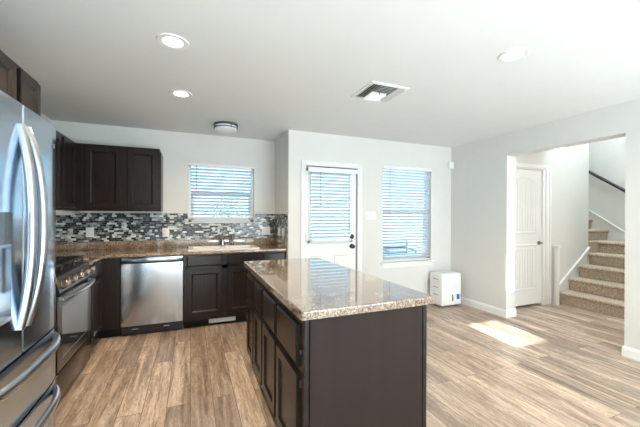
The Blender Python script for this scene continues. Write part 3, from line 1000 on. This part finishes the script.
pn = curved_panel_y(DX0, DX1, 0.122, 0.806, DYF, 0.028, 0.006).build('door', 'stainless_brushed', dw)
lb = MB().box(-0.125, -0.105, DYF - 0.003, DYF + 0.004, 0.755, 0.785)
lb.build('badge', 'dispenser_grey', pn)
MB().box(DX0 + 0.005, DX1 - 0.005, DYF + 0.012, DYF + 0.028, 0.806, 0.823).build('pocket_handle', 'dark_void', dw)
MB().box(DX0, DX1, DYF - 0.004, DYF + 0.028, 0.823, 0.872, 0.004).build('control_strip', 'stainless', dw)
MB().box(DX0, DX1, DYF + 0.075, DYF + 0.09, 0.0, 0.10).build('toe_kick', 'black_enamel', dw)
MB().box(DX0, DX1, DYF + 0.03, DYF + 0.045, 0.035, 0.121).build('access_panel', 'black_enamel', dw)
for xx in (DX0 + 0.10, DX1 - 0.20):
    MB().box(xx, xx + 0.06, DYF + 0.024, DYF + 0.0295, 0.075, 0.083).build('vent_slot', 'dispenser_grey', dw)

# register in the toe kick
rg = thing('floor_register', (0.36, YB + 0.07, 0.06), 'white vent register in the toe kick below the sink', 'vent')
MB().box(0.205, 0.52, YB + 0.062, YB + 0.0745, 0.030, 0.092, 0.003).build('frame', 'white_plastic', rg)
for k in range(3):
    MB().box(0.245, 0.48, YB + 0.058, YB + 0.0625, 0.042 + k * 0.015, 0.050 + k * 0.015).build('louver', 'white_plastic', rg)

# ------------------------------------------------------------------ gas range
rn = thing('gas_range', (-1.18, (RY0 + RY1) / 2, 0), 'stainless gas range with black glass oven door beside the refrigerator', 'range')
RX = -0.85
MB().box(XL + 0.03, RX - 0.034, RY0, RY1, 0.03, 0.895).build('body', 'black_enamel', rn)
for yy in (RY0 + 0.06, RY1 - 0.06):
    for xx in (XL + 0.1, RX - 0.12):
        MB().cyl((xx, yy, 0), (xx, yy, 0.03), 0.02, n=12).build('foot', 'black_enamel', rn)
MB().box(RX - 0.03, RX, RY0, RY1, 0.024, 0.234, 0.004).build('storage_drawer', 'range_steel', rn)
od = wall_grid('x', RX - 0.03, RX + 0.004, RY0, RY1, 0.248, 0.775, [(RY0 + 0.09, RY1 - 0.055, 0.320, 0.690)])
od = od.build('oven_door', 'range_steel', rn)
MB().box(RX - 0.02, RX + 0.001, RY0 + 0.09, RY1 - 0.055, 0.320, 0.690).build('window', 'black_glass', od)
hp = []
for k in range(17):
    q = -1 + k / 8
    hp.append((RX + 0.028 + 0.030 * (1 - q * q), (RY0 + RY1) / 2 + q * 0.37, 0.750))
hd = MB().tube(hp, 0.016, 12)
for yy in ((RY0 + RY1) / 2 - 0.36, (RY0 + RY1) / 2 + 0.36):
    hd.box(RX + 0.003, RX + 0.034, yy - 0.013, yy + 0.013, 0.737, 0.763, 0.005)
hd.build('handle', 'handle_steel', od)
# sloped control panel
cp = MB()
cp.prism([(RX - 0.03, 0.783), (RX + 0.014, 0.783), (RX + 0.018, 0.800), (RX - 0.012, 0.898), (RX - 0.06, 0.906), (RX - 0.06, 0.783)], 'y', RY0, RY1)
cp = cp.build('control_panel', 'black_enamel', rn)
for k in range(5):
    yy = RY0 + 0.085 + k * (RY1 - RY0 - 0.17) / 4
    n_ = Vector((0.957, 0, 0.292))
    o_ = Vector((RX + 0.0035, yy, 0.845))
    kb = MB().lathe(o_, n_, [(0, 0), (0.033, 0), (0.033, 0.008), (0.027, 0.012), (0.025, 0.036), (0.019, 0.042), (0, 0.042)], 20)
    kb.box(o_.x + 0.030, o_.x + 0.050, yy - 0.005, yy + 0.005, o_.z - 0.012, o_.z + 0.034, 0.002)
    kb.build('knob', 'knob_metal', cp)
MB().box(XL + 0.03, RX - 0.012, RY0, RY1, 0.896, 0.912, 0.004).build('cooktop', 'black_enamel', rn)
for gi, (ya, yb) in enumerate(((RY0 + 0.02, RY0 + 0.255), (RY0 + 0.265, RY1 - 0.265), (RY1 - 0.255, RY1 - 0.02))):
    g = MB()
    xa, xb = XL + 0.10, RX - 0.05
    zb = 0.972
    for yy in (ya, (ya + yb) / 2 - 0.007, yb - 0.014):
        g.box(xa, xb, yy, yy + 0.014, zb - 0.014, zb, 0.003, 1)
    for xx in (xa, xa + (xb - xa) * 0.25, (xa + xb) / 2 - 0.007, xa + (xb - xa) * 0.75, xb - 0.014):
        g.box(xx, xx + 0.014, ya, yb, zb - 0.014, zb, 0.003, 1)
    for xx in (xa, xb - 0.014):
        for yy in (ya, yb - 0.014):
            g.box(xx, xx + 0.014, yy, yy + 0.014, 0.9125, zb - 0.013)
    g.build('grate', 'black_enamel', rn)
for xx in (XL + 0.20, RX - 0.17):
    for yy in (RY0 + 0.14, RY1 - 0.14):
        MB().lathe((xx, yy, 0.9125), (0, 0, 1), [(0.05, 0), (0.05, 0.008), (0.036, 0.010), (0.034, 0.018), (0, 0.019)], 20).build('burner', 'black_enamel', rn)
MB().box(XL + 0.022, XL + 0.06, RY0, RY1, 0.90, 0.965, 0.004).build('rear_rail', 'range_steel', rn)

# ------------------------------------------------------------------ refrigerator
FC, FHW = 1.864, 0.456
fg = thing('refrigerator', (-1.1, FC, 0), 'tall stainless french-door refrigerator with bowed handles at left edge', 'refrigerator')
FBX = -0.785
MB().box(XL + 0.05, FBX - 0.004, FC - FHW + 0.005, FC + FHW - 0.005, 0.03, 1.835).build('cabinet', 'dark_grey_plastic', fg)
for yy in (FC - 0.36, FC + 0.36):
    for xx in (FBX - 0.06, XL + 0.12):
        MB().cyl((xx, yy, 0), (xx, yy, 0.03), 0.025, n=12).build('foot', 'dark_grey_plastic', fg)
MB().box(FBX - 0.02, FBX + 0.02, FC - FHW + 0.01, FC + FHW - 0.01, 0.031, 0.062).build('base_grille', 'dark_grey_plastic', fg)


def fx(y):
    """front of the bowed doors"""
    q = (y - FC) / FHW
    return -0.716 - 0.008 * q * q - 0.015 * max(0, (abs(q) - 0.70) / 0.30) ** 2


def fridge_front(y0, y1, z0, z1, name, hole=None):
    n = 22
    bm_ = MB()
    ys = [y0 + (y1 - y0) * k / n for k in range(n + 1)]

    def strip(ya, yb, za, zb):
        k = max(4, int(24 * (yb - ya) / (y1 - y0)))
        pts = []
        for j in range(k + 1):
            y = ya + (yb - ya) * j / k
            x = fx(y)
            if abs(y - y0) < 1e-6 or abs(y - y1) < 1e-6:
                x -= 0.006
            pts.append((x, y))
        if abs(ya - y0) < 1e-6: pts.insert(1, (fx(ya + 0.006), ya + 0.006))
        if abs(yb - y1) < 1e-6: pts.insert(-1, (fx(yb - 0.006), yb - 0.006))
        poly = pts + [(FBX, yb), (FBX, ya)]
        b = len(bm_.smooth)
        bm_.prism(poly, 'z', za, zb)
        for i in range(len(pts) - 1):
            bm_.smooth[b + i] = True
    if hole is None:
        strip(y0, y1, z0, z1)
    else:
        ha, hb, hz0, hz1 = hole
        strip(y0, ha, z0, z1); strip(hb, y1, z0, z1)
        strip(ha, hb, z0, hz0); strip(ha, hb, hz1, z1)
    return bm_.build(name, 'stainless', fg)


DISP = (1.535, 1.765, 0.885, 1.350)
ldoor = fridge_front(FC - FHW, FC - 0.004, 0.702, 1.845, 'door', DISP)
rdoor = fridge_front(FC + 0.004, FC + FHW, 0.702, 1.845, 'door')
dr1 = fridge_front(FC - FHW, FC + FHW, 0.398, 0.690, 'freezer_drawer')
dr2 = fridge_front(FC - FHW, FC + FHW, 0.066, 0.386, 'freezer_drawer')


def bow_v(y, door):
    mb = MB()
    pts = []
    z0, z1 = 0.825, 1.745
    for k in range(25):
        q = -1 + 2 * k / 24
        off = (0.043 if y < FC else 0.064) * (1 - abs(q) ** 2.4)
        pts.append((fx(y) + 0.002 + off, y, (z0 + z1) / 2 + q * (z1 - z0) / 2))
    mb.tube(pts, 0.020, 14, 0.95, (1, 0, 0))
    mb.build('handle', 'handle_steel', door)


bow_v(FC - 0.032, ldoor)
bow_v(FC + 0.024, rdoor)
for dz, dr in ((0.640, dr1), (0.338, dr2)):
    mb = MB()
    pts = []
    for k in range(25):
        q = -1 + 2 * k / 24
        off = 0.052 * (1 - abs(q) ** 3.2)
        y = FC + q * 0.40
        pts.append((fx(y) + 0.003 + off, y, dz))
    mb.tube(pts, 0.025, 14, 0.7, (1, 0, 0))
    mb.build('handle', 'handle_steel', dr)
dp = MB().box(FBX + 0.003, FBX + 0.010, DISP[0], DISP[1], DISP[2], 1.21).build('dispenser', 'pale_panel', ldoor)
MB().box(FBX + 0.003, fx(1.7) + 0.006, DISP[0] + 0.001, DISP[1] - 0.001, 1.215, 1.349, 0.004).build('dispenser_control', 'dispenser_dark', ldoor)
MB().box(FBX + 0.010, FBX + 0.022, 1.60, 1.70, 0.99, 1.19, 0.004).build('dispenser_paddle', 'dark_grey_plastic', ldoor)
MB().box(FBX + 0.011, fx(1.7) + 0.002, DISP[0] + 0.001, DISP[1] - 0.001, 0.886, 0.905, 0.003).build('drip_tray', 'dispenser_grey', ldoor)
MB().box(fx(2.245) - 0.004, fx(2.245) + 0.0012, 2.238, 2.250, 1.72, 1.745).build('badge', 'handle_steel', rdoor)
for yy in (FC - FHW + 0.05, FC + FHW - 0.09):
    MB().box(FBX - 0.07, FBX + 0.03, yy, yy + 0.04, 1.8455, 1.862, 0.004).build('hinge_cover', 'dark_grey_plastic', fg)

# ------------------------------------------------------------------ island
IX0, IX1, IY0, IY1 = 0.490, 1.178, 1.368, 2.945
isl = thing('island_cabinet', (0.83, 2.15, 0), 'dark island cabinet with four doors and four drawers', 'cabinet')
MB().box(IX0, IX1 - 0.012, IY0 + 0.012, IY1, 0.10, 0.8755).build('carcass', 'espresso_wood', isl)
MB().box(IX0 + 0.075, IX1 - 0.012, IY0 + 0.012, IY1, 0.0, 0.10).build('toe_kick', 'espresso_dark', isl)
e = MB().box(IX0 + 0.022, IX1 - 0.024, IY0, IY0 + 0.012, 0.0, 0.8755)
e.build('end_panel', 'island_panel', isl)
MB().box(IX1 - 0.022, IX1 + 0.004, IY0 - 0.004, IY0 + 0.0115, 0.0, 0.8755, 0.002, 1).build('corner_strip', 'espresso_wood', isl)
MB().box(IX1 - 0.012, IX1, IY0 + 0.0125, IY1, 0.0, 0.8755).build('back_panel', 'island_panel', isl)
cols = ((1.450, 1.842), (1.880, 2.232), (2.268, 2.578), (2.616, 2.922))
for a, b in cols:
    slab_drawer((IX0, 0, 0), (0, 1, 0), (-1, 0, 0), a, b, 0.612, 0.812, isl)
    panel_door((IX0, 0, 0), (0, 1, 0), (-1, 0, 0), a, b, 0.115, 0.577, isl)
for z, dz in ((0.52, 0.035), (0.20, 0.035), (0.68, 0.02)):
    MB().box(IX0 - 0.008, IX0 - 0.0005, 1.425, 1.437, z, z + dz, 0.001, 1).build('hinge', 'dark_nickel', isl)

TX0, TX1, TY0, TY1 = 0.452, 1.200, 1.322, 2.985
bm = bmesh.new()
bmesh.ops.create_cube(bm, size=1)
for v in bm.verts:
    v.co = Vector(((TX0 + TX1) / 2 + v.co.x * (TX1 - TX0), (TY0 + TY1) / 2 + v.co.y * (TY1 - TY0), 0.896 + v.co.z * 0.040))
vert = [e_ for e_ in bm.edges if abs(e_.verts[0].co.z - e_.verts[1].co.z) > 0.01]
bmesh.ops.bevel(bm, geom=vert, offset=0.012, segments=3, affect='EDGES', profile=0.5)
top = [e_ for e_ in bm.edges if e_.verts[0].co.z > 0.91 and e_.verts[1].co.z > 0.91]
bmesh.ops.bevel(bm, geom=top, offset=0.008, segments=3, affect='EDGES', profile=0.5)
it = MB().from_bm(bm, smooth=False)
tag(it.build('island_countertop', 'brown_laminate'), 'glossy brown speckled worktop lying on the dark island', 'countertop')

# ------------------------------------------------------------------ small wall things
def outlet_y(x0, x1, z0, z1, label, kind, yw=YK - 0.0085, n=1):
    cat = 'outlet' if kind == 'outlet' else 'switch'
    o = thing('wall_outlet' if kind == 'outlet' else 'light_switch', ((x0 + x1) / 2, yw, (z0 + z1) / 2), label, cat, 'white wall plates')
    MB().box(x0, x1, yw - 0.006, yw, z0, z1, 0.002).build('plate', 'white_plastic', o)
    for k in range(n):
        cx = x0 + (x1 - x0) * (k + 0.5) / n
        cz = (z0 + z1) / 2
        if kind == 'outlet':
            for s in (-1, 1):
                MB().box(cx - 0.015, cx + 0.015, yw - 0.008, yw - 0.0055, cz + s * 0.022 - 0.014, cz + s * 0.022 + 0.014, 0.001, 1).build('socket', 'ivory_plastic', o)
        else:
            MB().box(cx - 0.006, cx + 0.006, yw - 0.016, yw - 0.0055, cz - 0.012, cz + 0.012, 0.002, 1).build('toggle', 'white_plastic', o)
    return o


outlet_y(-1.172, -1.092, 1.070, 1.188, 'white outlet on the mosaic left, under the corner cabinet', 'outlet')
outlet_y(-0.344, -0.264, 1.056, 1.174, 'white outlet on the mosaic just left of the sink', 'outlet')
outlet_y(0.960, 1.080, 1.056, 1.178, 'white double switch on the mosaic right of the sink', 'switch', n=2)
outlet_y(2.286, 2.468, 1.290, 1.408, 'white triple switch plate between back door and tall window', 'switch', YD - 0.0005, 3)


def plate_x(y0, y1, label, kind):
    xw = XRET - 0.0085
    o = thing('wall_outlet' if kind == 'outlet' else 'light_switch', (xw, (y0 + y1) / 2, 1.115), label, 'outlet' if kind == 'outlet' else 'switch', 'white wall plates')
    MB().box(xw - 0.006, xw, y0, y1, 1.058, 1.172, 0.002).build('plate', 'white_plastic', o)
    cy = (y0 + y1) / 2
    if kind == 'outlet':
        for s in (-1, 1):
            MB().box(xw - 0.008, xw - 0.0055, cy - 0.015, cy + 0.015, 1.115 + s * 0.022 - 0.014, 1.115 + s * 0.022 + 0.014, 0.001, 1).build('socket', 'ivory_plastic', o)
    else:
        MB().box(xw - 0.016, xw - 0.0055, cy - 0.006, cy + 0.006, 1.103, 1.127, 0.002, 1).build('toggle', 'white_plastic', o)


plate_x(4.285, 4.395, 'white outlet on the short side wall, nearer the sink corner', 'outlet')
plate_x(4.075, 4.185, 'white switch on the short side wall, farther from the sink', 'switch')

ms = thing('motion_sensor', (3.84, 3.88, 2.15), 'small white motion sensor high in the room corner', 'sensor')
bx = MB()
bx.prism([(3.80, YD - 0.001), (3.80, YD - 0.03), (3.835, 3.865), (XR - 0.001, 3.865), (XR - 0.001, YD - 0.001)], 'z', 2.10, 2.205)
bx.build('housing', 'white_plastic', ms)
MB().prism([(3.803, YD - 0.0335), (3.806, YD - 0.038), (3.834, 3.862), (3.838, 3.863)], 'z', 2.115, 2.165).build('lens', 'frosted_glass', ms)

# ------------------------------------------------------------------ dehumidifier
dh = thing('dehumidifier', (3.575, 3.74, 0), 'white dehumidifier on the floor below the tall window', 'dehumidifier')
hx0, hx1, hy0, hy1 = 3.39, 3.76, 3.60, 3.86
MB().box(hx0, hx1, hy0 + 0.006, hy1, 0.022, 0.49, 0.012, 3).build('body', 'white_plastic', dh)
MB().box(hx0 + 0.004, hx1 - 0.004, hy0, hy0 + 0.010, 0.255, 0.47, 0.003).build('grille', 'white_plastic', dh)
g = MB()
for k in range(12):
    zz = 0.272 + k * 0.0145
    g.box(hx0 + 0.03, hx1 - 0.03, hy0 - 0.002, hy0 + 0.001, zz, zz + 0.006)
g.build('grille_slats', 'pale_panel', dh)
bk = MB().box(hx0 + 0.004, hx1 - 0.004, hy0, hy0 + 0.010, 0.035, 0.248, 0.003).build('bucket', 'white_plastic', dh)
MB().box(3.582, 3.606, hy0 - 0.0015, hy0 + 0.001, 0.085, 0.180).build('water_gauge', 'dark_grey_plastic', bk)
MB().box(3.672, 3.728, hy0 - 0.0015, hy0 + 0.001, 0.105, 0.180).build('sticker', 'blue_sticker', bk)
MB().box(3.50, 3.64, 3.66, 3.74, 0.4895, 0.494, 0.002).build('control_panel', 'pale_panel', dh)
for z in (0.40, 0.28, 0.17):
    MB().box(hx0 - 0.002, hx0 + 0.001, 3.68, 3.78, z, z + 0.012).build('side_grip', 'dispenser_grey', dh)
for xx in (hx0 + 0.05, hx1 - 0.05):
    for yy in (hy0 + 0.05, hy1 - 0.05):
        cs_ = MB().cyl((xx - 0.01, yy, 0.012), (xx + 0.01, yy, 0.012), 0.012, n=12)
        cs_.cyl((xx, yy, 0.012), (xx, yy, 0.025), 0.006, n=8)
        cs_.build('caster', 'dark_grey_plastic', dh)
cord = []
for k in range(13):
    q = k / 12
    cord.append((3.40 - 0.06 * math.sin(q * math.pi), 3.885 + 0.015 * q, 0.12 + 0.30 * q))
MB().tube(cord, 0.004, 8).build('power_cord', 'white_plastic', dh)

# ------------------------------------------------------------------ ceiling fixtures
def downlight(x, y, label):
    r = thing('recessed_light', (x, y, H), label, 'ceiling light', 'recessed ceiling lights')
    MB().lathe((x, y, H), (0, 0, -1), [(0.060, 0.0), (0.060, 0.003), (0.078, 0.009), (0.094, 0.006), (0.097, 0.0005), (0.097, 0.0)], 40).build('trim_ring', 'white_trim', r)
    MB().lathe((x, y, H), (0, 0, -1), [(0.0, 0.004), (0.056, 0.004), (0.060, 0.002)], 32).build('lens', 'lamp_lens', r)
    a = lamp('recessed_lamp_light', 'AREA', (x, y, H - 0.014), 11, (1.0, 0.74, 0.46), (0, 0, -1), 0.10, shape='DISK')
    a.data.spread = math.radians(150)
    return r


downlight(-0.109, 2.225, 'lit round recessed light nearest the refrigerator')
downlight(-0.085, 3.150, 'lit round recessed light nearest the sink wall')
downlight(2.040, 1.505, 'lit round recessed light on the right beyond the ceiling vent')

fl = thing('flush_light', (0.39, 4.0, H), 'round flush ceiling light with metal bands and white glass', 'ceiling light')
fc_ = (0.39, 3.99, H)
MB().lathe(fc_, (0, 0, -1), [(0.0, 0.0), (0.135, 0.0), (0.142, 0.004), (0.142, 0.022), (0.136, 0.026), (0.10, 0.026)], 40).build('canopy', 'dark_nickel', fl)
MB().lathe(fc_, (0, 0, -1), [(0.128, 0.026), (0.130, 0.050), (0.126, 0.068), (0.10, 0.080), (0.05, 0.086), (0.0, 0.087)], 40).build('glass_shade', 'frosted_glass', fl)
MB().lathe(fc_, (0, 0, -1), [(0.131, 0.046), (0.140, 0.046), (0.140, 0.056), (0.131, 0.056)], 40).build('metal_band', 'dark_nickel', fl)
for k in range(4):
    t_ = math.radians(20 + 90 * k)
    px, py = fc_[0] + 0.137 * math.cos(t_), fc_[1] + 0.137 * math.sin(t_)
    MB().cyl((px, py, H - 0.02), (px, py, H - 0.062), 0.005, n=8).build('band_post', 'dark_nickel', fl)

vt = thing('ceiling_vent', (1.555, 2.42, H), 'square white air vent with louvers in the ceiling', 'vent')
vx0, vx1, vy0, vy1 = 1.365, 1.745, 2.235, 2.605
f = MB()
for a, b, c0, d0 in ((vx0, vx1, vy0, vy0 + 0.035), (vx0, vx1, vy1 - 0.035, vy1), (vx0, vx0 + 0.035, vy0 + 0.035, vy1 - 0.035), (vx1 - 0.035, vx1, vy0 + 0.035, vy1 - 0.035)):
    f.box(a, b, c0, d0, H - 0.010, H - 0.0005, 0.003, 1)
f.build('frame', 'white_trim', vt)
MB().box(vx0 + 0.035, vx1 - 0.035, vy0 + 0.035, vy1 - 0.035, H - 0.0030, H - 0.0008).build('backing', 'vent_shadow', vt)


def louver(p0, p1, dirv, drop=0.016):
    """thin angled blade from p0 to p1, leaning towards dirv"""
    p0, p1, d = Vector(p0), Vector(p1), Vector(dirv)
    dn = Vector((0, 0, -drop))
    a = [p0, p1, p1 + d + dn, p0 + d + dn]
    th = Vector((0, 0, -0.0016))
    vs = a + [q + th for q in a]
    return MB().add(vs, [(0, 1, 2, 3), (7, 6, 5, 4), (0, 4, 5, 1), (1, 5, 6, 2), (2, 6, 7, 3), (3, 7, 4, 0)])


zz = H - 0.003
lx0, lx1, ly0, ly1 = vx0 + 0.037, vx1 - 0.037, vy0 + 0.037, vy1 - 0.037
cxv, cyv = (lx0 + lx1) / 2, (ly0 + ly1) / 2
banks = {'near': MB(), 'far': MB(), 'west': MB(), 'east': MB()}
for k in range(6):
    q = k / 6
    # blades get shorter towards the middle: four triangular banks around a centre strip
    ins = q * 0.165
    for nm, p0, p1, d in (('near', (lx0 + 0.075, ly0 + 0.004 + ins, zz), (lx1 - 0.075, ly0 + 0.004 + ins, zz), (0, -0.024, 0)),
                          ('far', (lx0 + 0.075, ly1 - 0.004 - ins, zz), (lx1 - 0.075, ly1 - 0.004 - ins, zz), (0, 0.017, 0))):
        b_ = louver(p0, p1, d, 0.010 if nm == 'near' else 0.016)
        banks[nm].add(b_.v, b_.f)
for k in range(3):
    ins = k * 0.024
    for nm, p0, p1, d in (('west', (lx0 + 0.004 + ins, ly0, zz), (lx0 + 0.004 + ins, ly1, zz), (-0.015, 0, 0)),
                          ('east', (lx1 - 0.004 - ins, ly0, zz), (lx1 - 0.004 - ins, ly1, zz), (0.017, 0, 0))):
        b_ = louver(p0, p1, d)
        banks[nm].add(b_.v, b_.f)
for nm, b_ in banks.items():
    b_.build('louver_bank', 'white_trim', vt)
MB().box(cxv - 0.004, cxv + 0.004, cyv - 0.004, cyv + 0.004, H - 0.02, H - 0.003).build('damper_screw', 'dark_nickel', vt)

# ------------------------------------------------------------------ stairs
st = thing('staircase', (6.0, 2.7, 0), 'beige speckled carpeted stairs rising beyond the wide opening', 'stairs')
RISE, RUN, N1 = 0.186, 0.262, 5
SXN = 5.25        # first nosing
SY0_, SY1_ = 2.083, HY - 0.026


def nosed(front, back, z0, z1):
    """carpeted step section: riser, rounded nosing, tread (a grows into the stair)"""
    pts = [(back, z0), (front + 0.030, z0), (front + 0.030, z1 - 0.055)]
    r = 0.024
    for k in range(8):
        t = -math.pi * 0.5 - math.pi * k / 7
        pts.append((front + r + math.cos(t) * r, z1 - r + math.sin(t) * r))
    pts.append((back, z1))
    return pts


for k in range(N1):
    fr_ = SXN + RUN * k
    bk_ = fr_ + RUN + 0.05 if k < N1 - 1 else FX - 0.002
    mb = MB()
    y1_ = SY1_
    poly = nosed(fr_, bk_, RISE * k + (0.0005 if k == 0 else 0.0), RISE * (k + 1))
    mb.prism(poly, 'y', SY0_, y1_)
    if k == N1 - 1:
        mb.box(STX + 0.002, FX - 0.002, y1_, 3.32, RISE * k, RISE * (k + 1))
    mb.build('step', 'stair_carpet', st)
Y6 = 3.262
for k in range(7):
    fr_ = Y6 + 0.25 * k
    z1_ = RISE * (N1 + 1 + k)
    mb = MB()
    mb.prism([(a, z) for a, z in nosed(fr_, fr_ + 0.30, z1_ - RISE + 0.001, z1_)], 'x', STX + 0.002, FX - 0.022)
    mb.build('step', 'stair_carpet', st)
# skirt boards follow the stairs
sl = RISE / RUN


def skirt_left():
    y0_, y1_ = HY - 0.020, HY - 0.001
    z_at = lambda x: 0.27 + (x - 5.30) * 0.72
    mb = MB()
    mb.prism([(5.262, 0.001), (STX - 0.001, 0.001), (STX - 0.001, z_at(STX)), (5.262, z_at(5.262))], 'y', y0_, y1_)
    return mb


struct('trim_stair_skirt', skirt_left(), 'wall_paint', 'sloping skirt board beside the lower stair flight', 'trim')
cap = MB()
z_at = lambda x: 0.27 + (x - 5.30) * 0.72
cap.prism([(5.255, z_at(5.255) - 0.002), (STX - 0.001, z_at(STX) - 0.002), (STX - 0.001, z_at(STX) + 0.014), (5.255, z_at(5.255) + 0.014)], 'y', HY - 0.030, HY - 0.001)
struct('trim_stair_cap', cap, 'white_trim', 'white sloping cap of the lower skirt board', 'trim')
zr = lambda y: 1.43 + (y - 3.548) * 0.728
sk2 = MB()
sk2.prism([(2.09, 0.93), (5.4, 0.93), (5.4, zr(5.4)), (2.9, zr(2.9)), (2.09, zr(2.9))], 'x', FX - 0.018, FX - 0.001)
struct('trim_stair_skirt_upper', sk2, 'wall_paint', 'sloping skirt board beside the upper stair flight', 'trim')
cap = MB()
cap.prism([(2.9, zr(2.9) - 0.004), (5.4, zr(5.4) - 0.004), (5.4, zr(5.4) + 0.018), (2.9, zr(2.9) + 0.018)], 'x', FX - 0.034, FX - 0.001)
struct('trim_stair_cap_upper', cap, 'white_trim', 'white sloping cap of the upper skirt board', 'trim')
hr = thing('handrail', (6.85, 3.3, 1.9), 'dark wooden handrail sloping along the pale stair wall', 'handrail')
zh = lambda y: 2.172 + (y - 3.551) * 0.743
MB().tube([(6.83, y, zh(y)) for y in (2.75, 3.2, 3.8, 4.6, 5.3)], 0.026, 14).build('rail', 'dark_rail_wood', hr)
for y in (2.85, 4.2, 5.2):
    MB().tube([(FX - 0.001, y, zh(y) - 0.075), (6.85, y, zh(y) - 0.07), (6.83, y, zh(y) - 0.02)], 0.007, 8).build('bracket', 'dark_nickel', hr)

pt = thing('newel_post', (5.175, 3.10, 0), 'short white post with a cap at the foot of the stairs', 'post')
MB().box(5.140, 5.192, 3.080, 3.132, 0.0, 0.865, 0.004).build('shaft', 'white_trim', pt)
MB().box(5.130, 5.203, 3.070, 3.142, 0.865, 0.905, 0.006).build('cap', 'white_trim', pt)

# ------------------------------------------------------------------ outside the windows
struct('ground', MB().box(-8, 12, YK + 0.6, 22, -0.30, -0.18), 'concrete', 'pale ground outside the windows', 'ground')
struct('patio', MB().box(1.3, 5.0, YD + WT + 0.002, 7.2, -0.18, -0.06), 'concrete', 'concrete patio outside the back door', 'patio')


def shrub(x, y, h, r, label, seed):
    rd = random.Random(seed)
    o = thing('shrub', (x, y, -0.18), label, 'shrub', 'shrubs outside the kitchen window')
    tr = MB()
    for k in range(4):
        a = rd.uniform(0, 6.28)
        tr.tube([(x, y, -0.18), (x + math.cos(a) * 0.1, y + math.sin(a) * 0.1, 0.4), (x + math.cos(a) * r * 0.6, y + math.sin(a) * r * 0.6, h * 0.7)], [0.03, 0.022, 0.01], 6)
    tr.build('stem', 'bark', o)
    lf_ = MB()
    for k in range(900):
        u = rd.uniform(-1, 1); a = rd.uniform(0, 6.28); q = rd.random() ** 0.4
        s_ = math.sqrt(1 - u * u)
        c_ = Vector((x + math.cos(a) * s_ * r * q, y + math.sin(a) * s_ * r * q, h * 0.58 + u * h * 0.42 * q))
        d1_ = Vector((rd.uniform(-1, 1), rd.uniform(-1, 1), rd.uniform(-0.6, 1))).normalized()
        d2_ = d1_.orthogonal().normalized()
        L_ = rd.uniform(0.07, 0.12)
        lf_.add([c_, c_ + d1_ * L_ * 0.5 + d2_ * L_ * 0.28, c_ + d1_ * L_, c_ + d1_ * L_ * 0.5 - d2_ * L_ * 0.28], [(0, 1, 2, 3)])
    lf_.build('foliage', 'leaf', o)


shrub(1.0, 9.4, 1.90, 0.75, 'taller green shrub seen through the right of the sink blind', 3)
shrub(-1.35, 10.4, 1.72, 0.6, 'lower green shrub seen through the left of the sink blind', 5)

bn = thing('patio_bench', (4.35, 6.0, -0.06), 'dark metal bench on the patio behind the tall window blind', 'bench')
f = MB()
for k in range(5):
    f.box(3.95, 4.75, 5.80 + k * 0.07, 5.85 + k * 0.07, 0.36, 0.385)
f.build('seat', 'patio_metal', bn)
for k in range(3):
    pass
f = MB()
for k in range(3):
    f.box(3.95, 4.75, 6.15, 6.175, 0.47 + k * 0.11, 0.52 + k * 0.11)
f.build('backrest', 'patio_metal', bn)
for xx in (3.98, 4.69):
    MB().box(xx, xx + 0.035, 5.80, 5.835, -0.06, 0.36).build('leg', 'patio_metal', bn)
    MB().box(xx, xx + 0.035, 6.12, 6.15, -0.06, 0.76).build('leg', 'patio_metal', bn)
    MB().box(xx, xx + 0.035, 5.80, 6.12, 0.56, 0.585).build('armrest', 'patio_metal', bn)
    MB().box(xx, xx + 0.035, 5.80, 5.83, 0.385, 0.56).build('arm_post', 'patio_metal', bn)
